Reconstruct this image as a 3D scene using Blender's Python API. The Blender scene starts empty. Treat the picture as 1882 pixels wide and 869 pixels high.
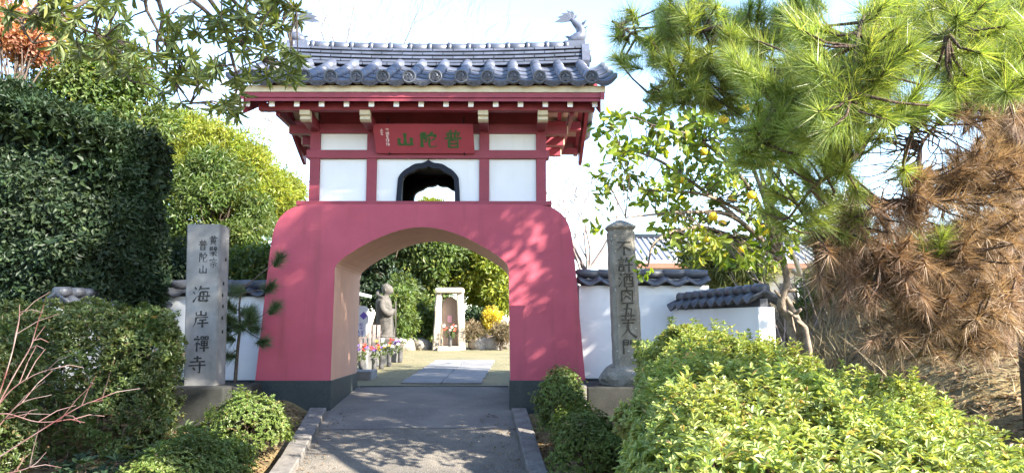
import bpy, bmesh, math, random
import numpy as np
from mathutils import Vector, Matrix

random.seed(7)
rng = np.random.default_rng(11)
R = math.radians
sc = bpy.context.scene
col = sc.collection

# ------------------------------------------------------------------ camera
FPX, CXP, CYP, EYE = 1450.0, 941.0, 434.5, 1.55
PITCH = math.atan((602 - 434.5) / FPX)
YAW = math.atan(9 / (FPX / math.cos(PITCH)))
cd = bpy.data.cameras.new('camera'); cam = bpy.data.objects.new('camera', cd); col.objects.link(cam)
cam.location = (0, 0, EYE)
cam.rotation_euler = (math.pi / 2 + PITCH, 0, -YAW)
cd.sensor_width = 36; cd.lens = 36 * FPX / 1882
cd.clip_start = 0.05; cd.clip_end = 3000
sc.camera = cam

# ------------------------------------------------------------------ sky and sun
SUN = Vector((0.72, -0.45, 0.53)).normalized()
w = bpy.data.worlds.new('World'); sc.world = w; w.use_nodes = True
nt = w.node_tree
bg = nt.nodes['Background']
sky = nt.nodes.new('ShaderNodeTexSky'); sky.sky_type = 'NISHITA'; sky.sun_disc = False
sky.sun_elevation = math.asin(SUN.z); sky.sun_rotation = math.atan2(SUN.x, SUN.y)
sky.air_density = 1.0; sky.dust_density = .5; sky.ozone_density = 1.8
nt.links.new(sky.outputs[0], bg.inputs[0]); bg.inputs[1].default_value = 0.132
ld = bpy.data.lights.new('sun', 'SUN'); sun = bpy.data.objects.new('sun', ld); col.objects.link(sun)
ld.energy = 4.8; ld.angle = R(0.53); ld.color = (1.0, 0.93, 0.80)
sun.rotation_euler = SUN.to_track_quat('Z', 'Y').to_euler()
sun.location = (12, -3, 12)
vs = sc.view_settings; vs.view_transform = 'Standard'; vs.look = 'None'; vs.exposure = 2.5; vs.gamma = 1.0
sc.cycles.max_bounces = 8; sc.cycles.transparent_max_bounces = 8; sc.cycles.use_denoising = True

# ------------------------------------------------------------------ helpers
def at(px, py, Y):
    """world point at distance Y (metres in front) on the ray through photo pixel px, py"""
    x = (px - CXP) / FPX; y = (CYP - py) / FPX
    fy = math.cos(PITCH) - y * math.sin(PITCH); fz = math.sin(PITCH) + y * math.cos(PITCH)
    wx = x * math.cos(YAW) + fy * math.sin(YAW); wy = fy * math.cos(YAW) - x * math.sin(YAW)
    t = Y / wy
    return Vector((wx * t, Y, EYE + fz * t))

def sstep(a, b, x):
    t = np.clip((x - a) / (b - a), 0, 1); return t * t * (3 - 2 * t)

_gy = [-60, 0, 7.4, 8.2, 10.4, 12.2, 17, 21, 40, 120, 2000]
_gz = [0, 0, .03, .09, .49, .65, .825, .97, 1.5, 2.2, 2.2]
def path_z(y): return np.interp(y, _gy, _gz)
def ground_z(x, y):
    x = np.asarray(x, float); y = np.asarray(y, float)
    z = path_z(y)
    outside = np.clip(1 - np.abs(y - 9.5) / 3.5, 0, 1)
    bed = np.maximum(sstep(-2.45, -2.9, x), sstep(.45, .9, x)) * (0.16 * sstep(2, 7, y) * sstep(12, 9.5, y) + 0.05 * sstep(5, 7, y) * sstep(12.5, 11, y))
    bank = sstep(2.7, 4.4, x) * (0.55 + 0.75 * sstep(5.2, 8.5, y)) * sstep(-3, 3, y) * sstep(30, 14, y)
    bank2 = sstep(4, 9, x) * 0.25 * sstep(-3, 3, y) * sstep(30, 14, y)
    lump = 0.02 * np.sin(x * 2.3 + 1) * np.sin(y * 1.9) * (1 - np.exp(-((x + 1.1) / 2.0) ** 4) * (y < 30))
    return z + bed + bank + bank2 + lump
def gz1(x, y): return float(ground_z(x, y))

def tag(o, label=None, cat=None, group=None, kind=None):
    if label: o['label'] = label
    if cat: o['category'] = cat
    if group: o['group'] = group
    if kind: o['kind'] = kind
    return o
def thing(name, label, cat, loc=(0, 0, 0), group=None):
    o = bpy.data.objects.new(name, None); col.objects.link(o); o.location = loc; o.empty_display_size = .2
    return tag(o, label, cat, group, 'thing')
def wloc(o):
    v = Vector((0, 0, 0))
    while o is not None:
        v = v + o.location; o = o.parent
    return v
def link(name, me, mat=None, parent=None, loc=None, rot=None):
    o = bpy.data.objects.new(name, me); col.objects.link(o)
    if mat is not None and len(me.materials) == 0: me.materials.append(mat)
    o.parent = parent
    if loc is not None: o.location = Vector(loc) - (wloc(parent) if parent else Vector())
    if rot is not None: o.rotation_euler = rot
    return o
def mesh_np(name, V, F, mat, parent=None, smooth=False):
    """V (n,3) world coords, F (m,k) equal-size faces"""
    V = np.asarray(V, np.float32).copy(); F = np.asarray(F, np.int32)
    if parent is not None: V -= np.array(wloc(parent), np.float32)
    me = bpy.data.meshes.new(name); k = F.shape[1]; m = len(F)
    me.vertices.add(len(V)); me.vertices.foreach_set('co', V.ravel())
    me.loops.add(m * k); me.loops.foreach_set('vertex_index', F.ravel())
    me.polygons.add(m); me.polygons.foreach_set('loop_start', np.arange(0, m * k, k, dtype=np.int32))
    me.polygons.foreach_set('use_smooth', np.full(m, smooth))
    me.update(calc_edges=True); me.materials.append(mat)
    o = bpy.data.objects.new(name, me); col.objects.link(o); o.parent = parent
    return o

class MB:
    def __init__(s): s.v = []; s.f = []; s.sm = []
    def add(s, vs, fs, smooth=False):
        n = len(s.v); s.v += [tuple(v) for v in vs]; s.f += [tuple(n + i for i in f) for f in fs]; s.sm += [smooth] * len(fs); return s
    def box(s, x0, x1, y0, y1, z0, z1, bev=0.0):
        if bev <= 0:
            vs = [(x, y, z) for z in (z0, z1) for y in (y0, y1) for x in (x0, x1)]
            return s.add(vs, [(0, 2, 3, 1), (4, 5, 7, 6), (0, 1, 5, 4), (2, 6, 7, 3), (0, 4, 6, 2), (1, 3, 7, 5)])
        bm = bmesh.new(); bmesh.ops.create_cube(bm, size=1)
        for v in bm.verts: v.co = ((x0 + x1) / 2 + v.co.x * (x1 - x0), (y0 + y1) / 2 + v.co.y * (y1 - y0), (z0 + z1) / 2 + v.co.z * (z1 - z0))
        bmesh.ops.bevel(bm, geom=bm.edges[:], offset=bev, segments=2, affect='EDGES', profile=.6)
        return s.bm(bm)
    def bm(s, bm, smooth=False, M=None):
        bm.verts.index_update()
        s.add([(M @ v.co if M else v.co.copy()) for v in bm.verts], [[v.index for v in f.verts] for f in bm.faces], smooth); bm.free(); return s
    def prism(s, poly, y0, y1):
        """polygon of (x,z) extruded along y"""
        n = len(poly)
        vs = [(x, y0, z) for x, z in poly] + [(x, y1, z) for x, z in poly]
        fs = [tuple(range(n)), tuple(range(2 * n - 1, n - 1, -1))] + [(i, i + n, (i + 1) % n + n, (i + 1) % n) for i in range(n)]
        return s.add(vs, fs)
    def prism_x(s, poly, x0, x1):
        """polygon of (y,z) extruded along x"""
        n = len(poly)
        vs = [(x0, y, z) for y, z in poly] + [(x1, y, z) for y, z in poly]
        fs = [tuple(range(n)), tuple(range(2 * n - 1, n - 1, -1))] + [(i, i + n, (i + 1) % n + n, (i + 1) % n) for i in range(n)]
        return s.add(vs, fs)
    def tube(s, pts, rad, sides=6, cap=True):
        pts = [Vector(p) for p in pts]; n = len(pts)
        if not hasattr(rad, '__len__'): rad = [rad] * n
        base = len(s.v); up = Vector((0.13, 0.21, 1)).normalized(); vs = []
        prev = None
        for i, p in enumerate(pts):
            d = (pts[min(i + 1, n - 1)] - pts[max(i - 1, 0)])
            d = d.normalized() if d.length > 1e-9 else Vector((0, 0, 1))
            u = d.cross(up) if prev is None else prev - d * prev.dot(d)
            if u.length < 1e-4: u = d.cross(Vector((1, 0.3, 0)))
            u.normalize(); prev = u; v = d.cross(u)
            for k in range(sides):
                a = 2 * math.pi * k / sides
                vs.append(p + (u * math.cos(a) + v * math.sin(a)) * rad[i])
        fs = [(i * sides + k, i * sides + (k + 1) % sides, (i + 1) * sides + (k + 1) % sides, (i + 1) * sides + k) for i in range(n - 1) for k in range(sides)]
        if cap: fs += [tuple(range(sides - 1, -1, -1)), tuple((n - 1) * sides + k for k in range(sides))]
        return s.add(vs, fs, True)
    def lathe(s, prof, cx, cy, sides=16):
        n = len(prof)
        vs = [(cx + r * math.cos(2 * math.pi * k / sides), cy + r * math.sin(2 * math.pi * k / sides), z) for r, z in prof for k in range(sides)]
        fs = [(i * sides + k, i * sides + (k + 1) % sides, (i + 1) * sides + (k + 1) % sides, (i + 1) * sides + k) for i in range(n - 1) for k in range(sides)]
        return s.add(vs, fs, True)
    def build(s, name, mat, parent=None, local=False):
        o = wloc(parent) if (parent and not local) else Vector()
        me = bpy.data.meshes.new(name)
        me.from_pydata([(v[0] - o.x, v[1] - o.y, v[2] - o.z) for v in s.v], [], s.f)
        me.polygons.foreach_set('use_smooth', s.sm)
        bm = bmesh.new(); bm.from_mesh(me); bmesh.ops.recalc_face_normals(bm, faces=bm.faces[:]); bm.to_mesh(me); bm.free()
        me.materials.append(mat)
        ob = bpy.data.objects.new(name, me); col.objects.link(ob); ob.parent = parent
        return ob
    def mesh(s, name, mat):
        o = s.build(name, mat); me = o.data; bpy.data.objects.remove(o); return me

# ------------------------------------------------------------------ materials
def N(t, typ, **kw):
    n = t.nodes.new(typ)
    for k, v in kw.items():
        if k.startswith('i_'): n.inputs[k[2:]].default_value = v
        else: setattr(n, k, v)
    return n
def pm(name, c1, c2=None, scale=6.0, rough=.75, bump=.0, bscale=None, var=0.0, spec=.35, speck=None, streak=None, contrast=(.35, .65), dist=.01):
    m = bpy.data.materials.new(name); m.use_nodes = True; t = m.node_tree
    b = t.nodes['Principled BSDF']; b.inputs['Roughness'].default_value = rough; b.inputs['Specular IOR Level'].default_value = spec
    g = N(t, 'ShaderNodeNewGeometry'); c2 = c2 or c1
    n1 = N(t, 'ShaderNodeTexNoise', i_Scale=scale, i_Detail=8.0, i_Roughness=.6); t.links.new(g.outputs['Position'], n1.inputs['Vector'])
    mr = N(t, 'ShaderNodeMapRange'); mr.inputs[1].default_value = contrast[0]; mr.inputs[2].default_value = contrast[1]
    t.links.new(n1.outputs['Fac'], mr.inputs[0])
    mx = N(t, 'ShaderNodeMixRGB'); mx.inputs[1].default_value = (*c1, 1); mx.inputs[2].default_value = (*c2, 1)
    t.links.new(mr.outputs[0], mx.inputs[0]); out = mx.outputs[0]
    if speck:
        cs, sscale, thr = speck
        n2 = N(t, 'ShaderNodeTexNoise', i_Scale=sscale, i_Detail=2.0); t.links.new(g.outputs['Position'], n2.inputs['Vector'])
        r2 = N(t, 'ShaderNodeMapRange'); r2.inputs[1].default_value = thr; r2.inputs[2].default_value = thr + .08
        t.links.new(n2.outputs['Fac'], r2.inputs[0])
        m2 = N(t, 'ShaderNodeMixRGB'); m2.inputs[2].default_value = (*cs, 1)
        t.links.new(r2.outputs[0], m2.inputs[0]); t.links.new(out, m2.inputs[1]); out = m2.outputs[0]
    if streak:
        cs, amount = streak
        mp = N(t, 'ShaderNodeMapping'); mp.inputs['Scale'].default_value = (5, 5, .5); t.links.new(g.outputs['Position'], mp.inputs[0])
        n3 = N(t, 'ShaderNodeTexNoise', i_Scale=1.4, i_Detail=6.0); t.links.new(mp.outputs[0], n3.inputs['Vector'])
        r3 = N(t, 'ShaderNodeMapRange'); r3.inputs[1].default_value = .5; r3.inputs[2].default_value = .78; r3.inputs[4].default_value = amount
        t.links.new(n3.outputs['Fac'], r3.inputs[0])
        m3 = N(t, 'ShaderNodeMixRGB'); m3.inputs[2].default_value = (*cs, 1)
        t.links.new(r3.outputs[0], m3.inputs[0]); t.links.new(out, m3.inputs[1]); out = m3.outputs[0]
    if var:
        oi = N(t, 'ShaderNodeObjectInfo'); hs = N(t, 'ShaderNodeHueSaturation')
        r4 = N(t, 'ShaderNodeMapRange'); r4.inputs[3].default_value = 1 - var; r4.inputs[4].default_value = 1 + var
        t.links.new(oi.outputs['Random'], r4.inputs[0]); t.links.new(r4.outputs[0], hs.inputs['Value']); t.links.new(out, hs.inputs['Color']); out = hs.outputs[0]
    t.links.new(out, b.inputs['Base Color'])
    if bump:
        n5 = N(t, 'ShaderNodeTexNoise', i_Scale=bscale or scale * 6, i_Detail=6.0); t.links.new(g.outputs['Position'], n5.inputs['Vector'])
        bp = N(t, 'ShaderNodeBump'); bp.inputs['Strength'].default_value = bump; bp.inputs['Distance'].default_value = dist
        t.links.new(n5.outputs['Fac'], bp.inputs['Height']); t.links.new(bp.outputs[0], b.inputs['Normal'])
    return m
def leafmat(name, ca, cb, cc=None, trans=.35, rough=.45, spec=.4, tw=None):
    """leaf colours vary from leaf to leaf; part of the light passes through"""
    m = bpy.data.materials.new(name); m.use_nodes = True; t = m.node_tree
    b = t.nodes['Principled BSDF']; out = t.nodes['Material Output']
    g = N(t, 'ShaderNodeNewGeometry'); cr = N(t, 'ShaderNodeValToRGB')
    e = cr.color_ramp.elements; e[0].color = (*ca, 1); e[1].color = (*cb, 1)
    if cc: x = e.new(.93); x.color = (*cb, 1); e[2].color = (*cc, 1); e[2].position = 1.0
    t.links.new(g.outputs['Random Per Island'], cr.inputs[0])
    nz = N(t, 'ShaderNodeTexNoise', i_Scale=2.6, i_Detail=4.0); t.links.new(g.outputs['Position'], nz.inputs['Vector'])
    nr = N(t, 'ShaderNodeMapRange'); nr.inputs[1].default_value = .34; nr.inputs[2].default_value = .66; nr.inputs[3].default_value = .72; nr.inputs[4].default_value = 1.22
    t.links.new(nz.outputs['Fac'], nr.inputs[0]); hv = N(t, 'ShaderNodeHueSaturation'); t.links.new(nr.outputs[0], hv.inputs['Value']); t.links.new(cr.outputs[0], hv.inputs['Color'])
    hh_ = N(t, 'ShaderNodeMapRange'); hh_.inputs[1].default_value = .3; hh_.inputs[2].default_value = .7; hh_.inputs[3].default_value = .485; hh_.inputs[4].default_value = .515
    n6 = N(t, 'ShaderNodeTexNoise', i_Scale=1.3, i_Detail=3.0); t.links.new(g.outputs['Position'], n6.inputs['Vector']); t.links.new(n6.outputs['Fac'], hh_.inputs[0]); t.links.new(hh_.outputs[0], hv.inputs['Hue'])
    t.links.new(hv.outputs[0], b.inputs['Base Color']); b.inputs['Roughness'].default_value = rough; b.inputs['Specular IOR Level'].default_value = spec
    tr = N(t, 'ShaderNodeBsdfTranslucent'); mxc = N(t, 'ShaderNodeMixRGB', blend_type='MULTIPLY'); mxc.inputs[0].default_value = 1
    tw = tw or (1.6, 1.5, .5)
    mxc.inputs[2].default_value = (*tw, 1); t.links.new(hv.outputs[0], mxc.inputs[1]); t.links.new(mxc.outputs[0], tr.inputs[0])
    ms = N(t, 'ShaderNodeMixShader'); ms.inputs[0].default_value = trans
    t.links.new(b.outputs[0], ms.inputs[1]); t.links.new(tr.outputs[0], ms.inputs[2]); t.links.new(ms.outputs[0], out.inputs[0])
    return m

M = {}
M['red'] = pm('red_plaster', (.385, .074, .106), (.325, .058, .085), 1.6, .7, .3, 90, streak=((.19, .048, .055), .55), spec=.3, dist=.004)
M['redwood'] = pm('red_paint', (.255, .040, .062), (.215, .034, .05), 5, .55, .15, 60, spec=.35, dist=.003)
M['cream'] = pm('cream_paint', (.60, .53, .38), (.52, .46, .34), 7, .7, .1, 40, streak=((.35, .30, .2), .3))
M['lining'] = pm('peach_plaster', (.60, .34, .235), (.55, .31, .22), 3, .75, .25, 80, dist=.004, streak=((.42, .27, .18), .3))
M['white'] = pm('white_plaster', (.74, .75, .76), (.70, .71, .72), 2.5, .8, .15, 60, dist=.003, streak=((.55, .55, .52), .22))
M['whitepaint'] = pm('white_paint', (.80, .80, .79), (.74, .74, .73), 20, .6)
M['granite'] = pm('dark_granite', (.014, .020, .021), (.022, .028, .028), 9, .55, .1, 200, speck=((.11, .13, .13), 260, .63), dist=.003, streak=((.07, .07, .065), .25))
M['black'] = pm('black_lacquer', (.009, .012, .022), (.012, .015, .026), 6, .6, spec=.2)
M['interior'] = pm('loft_shade', (.006, .006, .009), (.009, .008, .011), 6, .8, spec=.1)  # near-black colour stands in for the shade inside the loft
M['tile'] = pm('roof_tile', (.072, .082, .118), (.048, .053, .072), 5, .38, .2, 60, var=.18, spec=.6, speck=((.13, .13, .125), 28, .66), dist=.004)
M['tiledark'] = pm('wall_tile', (.055, .06, .075), (.085, .088, .095), 7, .5, .2, 60, var=.18, spec=.5, speck=((.17, .17, .15), 24, .68), dist=.004)
M['stone'] = pm('grey_granite', (.225, .222, .218), (.15, .147, .143), 5, .85, .35, 120, speck=((.14, .135, .13), 190, .57), streak=((.13, .125, .115), .55), dist=.006)
M['oldstone'] = pm('weathered_stone', (.26, .235, .195), (.16, .145, .12), 7, .9, .6, 60, speck=((.42, .40, .34), 34, .64), streak=((.10, .09, .075), .6), dist=.012)
M['concrete'] = pm('stained_shaded_concrete', (.030, .030, .027), (.014, .015, .013), 4, .9, .4, 70, streak=((.03, .032, .028), .65), dist=.008)  # stained, and darkened further to stand in for shade on the block
M['kerb'] = pm('kerb_concrete', (.165, .152, .138), (.10, .09, .082), 8, .9, .5, 80, speck=((.08, .07, .07), 30, .6), dist=.008, var=.12)
M['asphalt'] = pm('coarse_asphalt', (.175, .150, .120), (.10, .088, .075), 1.5, .9, 1.0, 90, speck=((.26, .245, .215), 95, .57), streak=((.055, .05, .045), .5), dist=.02)
M['passage'] = pm('passage_concrete', (.165, .148, .13), (.105, .096, .088), 1.8, .85, .35, 60, speck=((.20, .19, .18), 40, .62), dist=.006)
M['slab'] = pm('stone_slab', (.20, .197, .20), (.145, .145, .15), 4, .85, .4, 110, speck=((.1, .1, .1), 130, .58), dist=.006, var=.1)
M['soil'] = pm('soil', (.07, .052, .026), (.215, .155, .068), 2.6, .95, .9, 26, speck=((.26, .20, .11), 18, .62), dist=.03)
M['yard'] = pm('moss_yard', (.185, .155, .085), (.12, .115, .06), 1.2, .95, .6, 60, speck=((.24, .20, .125), 22, .6), dist=.012)
M['bark'] = pm('bark', (.115, .085, .065), (.055, .042, .034), 22, .9, 1.0, 50, dist=.02)
M['pinebark'] = pm('pine_bark', (.10, .062, .045), (.04, .028, .024), 20, .95, 1.0, 36, dist=.03)
M['palebark'] = pm('pale_bark', (.25, .195, .15), (.11, .085, .065), 16, .9, .7, 60, dist=.01)
M['twig'] = pm('twig', (.12, .085, .06), (.07, .05, .038), 30, .9)
M['redtwig'] = pm('red_twig', (.12, .034, .032), (.22, .175, .16), 5, .7)
M['paletwig'] = pm('pale_twig', (.33, .27, .25), (.26, .21, .2), 12, .85)
M['ink'] = pm('ink', (.012, .012, .012), (.02, .02, .02), 30, .7)
M['carved'] = pm('carved_shadow_paint', (.07, .06, .05), (.05, .045, .035), 30, .95)
M['greenink'] = pm('green_lacquer', (.030, .075, .022), (.04, .095, .03), 20, .5)
M['whiteink'] = pm('white_lettering', (.72, .62, .62), (.66, .56, .56), 20, .6)
M['plaque'] = pm('plaque_paint', (.30, .042, .060), (.26, .036, .052), 4, .5, .1, 60, spec=.4, dist=.002)
L_ = {}
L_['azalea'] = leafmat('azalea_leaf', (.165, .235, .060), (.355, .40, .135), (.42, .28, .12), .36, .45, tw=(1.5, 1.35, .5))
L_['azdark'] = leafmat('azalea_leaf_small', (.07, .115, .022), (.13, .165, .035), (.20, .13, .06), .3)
L_['hedge'] = leafmat('hedge_leaf', (.036, .064, .016), (.092, .118, .032), (.20, .13, .065), .28)
L_['dark'] = leafmat('evergreen_leaf', (.013, .027, .013), (.029, .048, .020), (.06, .085, .03), .18, .5, .25)
L_['mid'] = leafmat('mid_leaf', (.045, .082, .020), (.105, .145, .036), (.22, .22, .05), .38)
L_['yellowgreen'] = leafmat('yellow_green_leaf', (.11, .155, .022), (.26, .28, .04), (.36, .32, .06), .45)
L_['whorl'] = leafmat('whorled_leaf', (.095, .13, .06), (.18, .215, .09), (.30, .30, .11), .42, .45, tw=(1.6, 1.45, .4))
L_['citrus'] = leafmat('citrus_leaf', (.075, .13, .022), (.22, .27, .04), (.50, .42, .05), .5, .4, .45)
L_['needle'] = leafmat('pine_needle', (.06, .115, .028), (.29, .35, .11), (.44, .43, .20), .42, .35)
L_['needle2'] = leafmat('blue_green_needle', (.05, .085, .045), (.09, .13, .055), None, .3, .4)
L_['brownneedle'] = leafmat('dead_pine_needle', (.085, .052, .033), (.35, .235, .15), (.54, .42, .29), .34, .5, tw=(1.25, 1.1, .75))
L_['maple'] = leafmat('red_leaf', (.34, .14, .085), (.48, .28, .19), None, .5)
L_['yellow'] = leafmat('yellow_leaf', (.38, .30, .03), (.52, .42, .06), None, .45)
L_['dry'] = leafmat('dry_grass', (.13, .098, .055), (.30, .24, .15), (.09, .13, .03), .3, .7, tw=(1.2, 1.1, .85))
L_['grass'] = leafmat('grass_blade', (.075, .11, .025), (.19, .20, .06), (.30, .25, .12), .35, .6)
L_['litter'] = leafmat('fallen_leaf', (.085, .05, .026), (.25, .155, .085), (.38, .28, .16), .15, .8, tw=(1.2, 1.1, .8))
L_['flower_r'] = leafmat('red_petal', (.55, .06, .05), (.75, .20, .12), None, .3)
L_['flower_y'] = leafmat('yellow_petal', (.75, .52, .05), (.8, .66, .2), None, .3)
L_['flower_w'] = leafmat('white_petal', (.75, .72, .75), (.82, .8, .8), None, .3)
L_['flower_p'] = leafmat('purple_petal', (.20, .10, .42), (.30, .18, .52), None, .3)

# ------------------------------------------------------------------ foliage tools
def unit(a): return a / np.maximum(np.linalg.norm(a, axis=1, keepdims=True), 1e-9)
T_D = (np.array([(0, 0, 0), (.45, -.5, .06), (1, 0, -.10), (.45, .5, .06)], float), np.array([(0, 1, 2), (0, 2, 3)]))
T_L = (np.array([(0, 0, 0), (.28, -.40, .05), (.68, -.42, .04), (1, 0, -.14), (.68, .42, .04), (.28, .40, .05)], float), np.array([(0, 1, 2, 3), (0, 3, 4, 5)]))
T_N = (np.array([(0, -.5, 0), (0, .5, 0), (1, 0, 0)], float), np.array([(0, 1, 2)]))
T_B = (np.array([(0, -.5, 0), (0, .5, 0), (.55, .36, .0), (.55, -.36, .0), (1, 0, -.12)], float), np.array([(0, 1, 2), (0, 2, 3), (3, 2, 4)]))
def leaves(name, pos, axis, nrm, L, W, mat, parent=None, T=T_D):
    pos = np.asarray(pos, float); n = len(pos)
    axis = unit(np.asarray(axis, float)); side = np.cross(axis, np.asarray(nrm, float)); side = unit(side + 1e-6); nn = np.cross(side, axis)
    L = np.broadcast_to(np.asarray(L, float), (n,)); W = np.broadcast_to(np.asarray(W, float), (n,))
    tv, tf = T; k = len(tv)
    V = pos[:, None, :] + axis[:, None, :] * (tv[:, 0][None, :] * L[:, None])[..., None] + side[:, None, :] * (tv[:, 1][None, :] * W[:, None])[..., None] + nn[:, None, :] * (tv[:, 2][None, :] * L[:, None])[..., None]
    Fc = (tf[None] + (np.arange(n) * k)[:, None, None]).reshape(-1, tf.shape[1])
    o = mesh_np(name, V.reshape(-1, 3), Fc, mat, parent); o['kind'] = 'stuff'; return o
def rnd_dir(n): return unit(rng.normal(size=(n, 3)))
def rosettes(c, up, n_leaf, spread=1.0):
    """leaf bases, axes and normals for shoots with n_leaf leaves each around direction up"""
    m = len(c); c = np.repeat(c, n_leaf, 0); up = np.repeat(unit(up), n_leaf, 0)
    a = rng.uniform(0, 2 * math.pi, len(c)); r = rnd_dir(len(c)); t1 = unit(np.cross(up, r))
    ax = t1 * spread * rng.uniform(.6, 1.3, (len(c), 1)) + up * rng.uniform(.1, 1.0, (len(c), 1))
    return c, unit(ax), up + rnd_dir(len(c)) * .35
def wob(p, s, amp, seed=0):
    """smooth vector-free noise value in about -amp..amp at points p"""
    r = np.random.default_rng(seed); v = np.zeros(len(p))
    for o in range(4):
        k = r.normal(size=(3, 3)) * s * (1.7 ** o); ph = r.uniform(0, 6.28, 3)
        v += (np.sin(p @ k[0] + ph[0]) * np.sin(p @ k[1] + ph[1]) + np.sin(p @ k[2] + ph[2]) * .5) * .6 ** o
    return v * amp * .45
def ellipsoid_shell(n, c, r, depth=.25, lower=-1.0):
    d = rnd_dir(int(n * 1.0)); d[:, 2] = np.where(d[:, 2] < lower, -d[:, 2], d[:, 2])
    rr = 1 - np.abs(rng.normal(0, depth, len(d))).clip(0, .85)
    return np.array(c) + d * np.array(r) * rr[:, None], unit(d / np.array(r))
def clumpy(centres, n_per, r, depth=.3):
    P_, N_ = [], []
    for c in centres:
        k = int(n_per * random.uniform(.6, 1.3)); rr = r * random.uniform(.65, 1.3)
        p, nn = ellipsoid_shell(k, c, (rr, rr, rr * .72), depth); P_.append(p); N_.append(nn)
    return np.concatenate(P_), np.concatenate(N_)
def branchy(mb, p, d, length, rad, depth, spread=.55, seg=4, up=.12, sides=5, kids=(2, 4), tips=None, rmin=.003):
    """recursive limb"""
    p = Vector(p); d = Vector(d).normalized(); pts = [p.copy()]
    for i in range(seg):
        d = (d + Vector((random.gauss(0, .12), random.gauss(0, .12), random.gauss(0, .10) + up * .3))).normalized()
        p = p + d * (length / seg); pts.append(p.copy())
    mb.tube(pts, [max(rmin, rad * (1 - .55 * i / seg)) for i in range(seg + 1)], sides, cap=False)
    if tips is not None: tips.append((pts[-1], d.copy()))
    if depth > 0:
        for k in range(random.randint(*kids)):
            i = random.randint(max(1, seg // 2), seg)
            dd = (d + Vector((random.gauss(0, spread), random.gauss(0, spread), random.gauss(0, spread * .8)))).normalized()
            branchy(mb, pts[i], dd, length * random.uniform(.55, .8), max(rmin, rad * .5), depth - 1, spread, seg, up, max(3, sides - 1), kids, tips, rmin)

# ------------------------------------------------------------------ brush writing
def cr_spline(pts, n=7):
    pts = [Vector(p) for p in pts]
    if len(pts) == 2: return [pts[0].lerp(pts[1], i / n) for i in range(n + 1)]
    P_ = [pts[0] * 2 - pts[1]] + pts + [pts[-1] * 2 - pts[-2]]; out = []
    for i in range(1, len(P_) - 2):
        for k in range(n):
            t = k / n; a, b, c, d = P_[i - 1], P_[i], P_[i + 1], P_[i + 2]
            out.append(.5 * ((2 * b) + (c - a) * t + (2 * a - 5 * b + 4 * c - d) * t * t + (3 * b - a - 3 * c + d) * t ** 3))
    return out + [pts[-1]]
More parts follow.
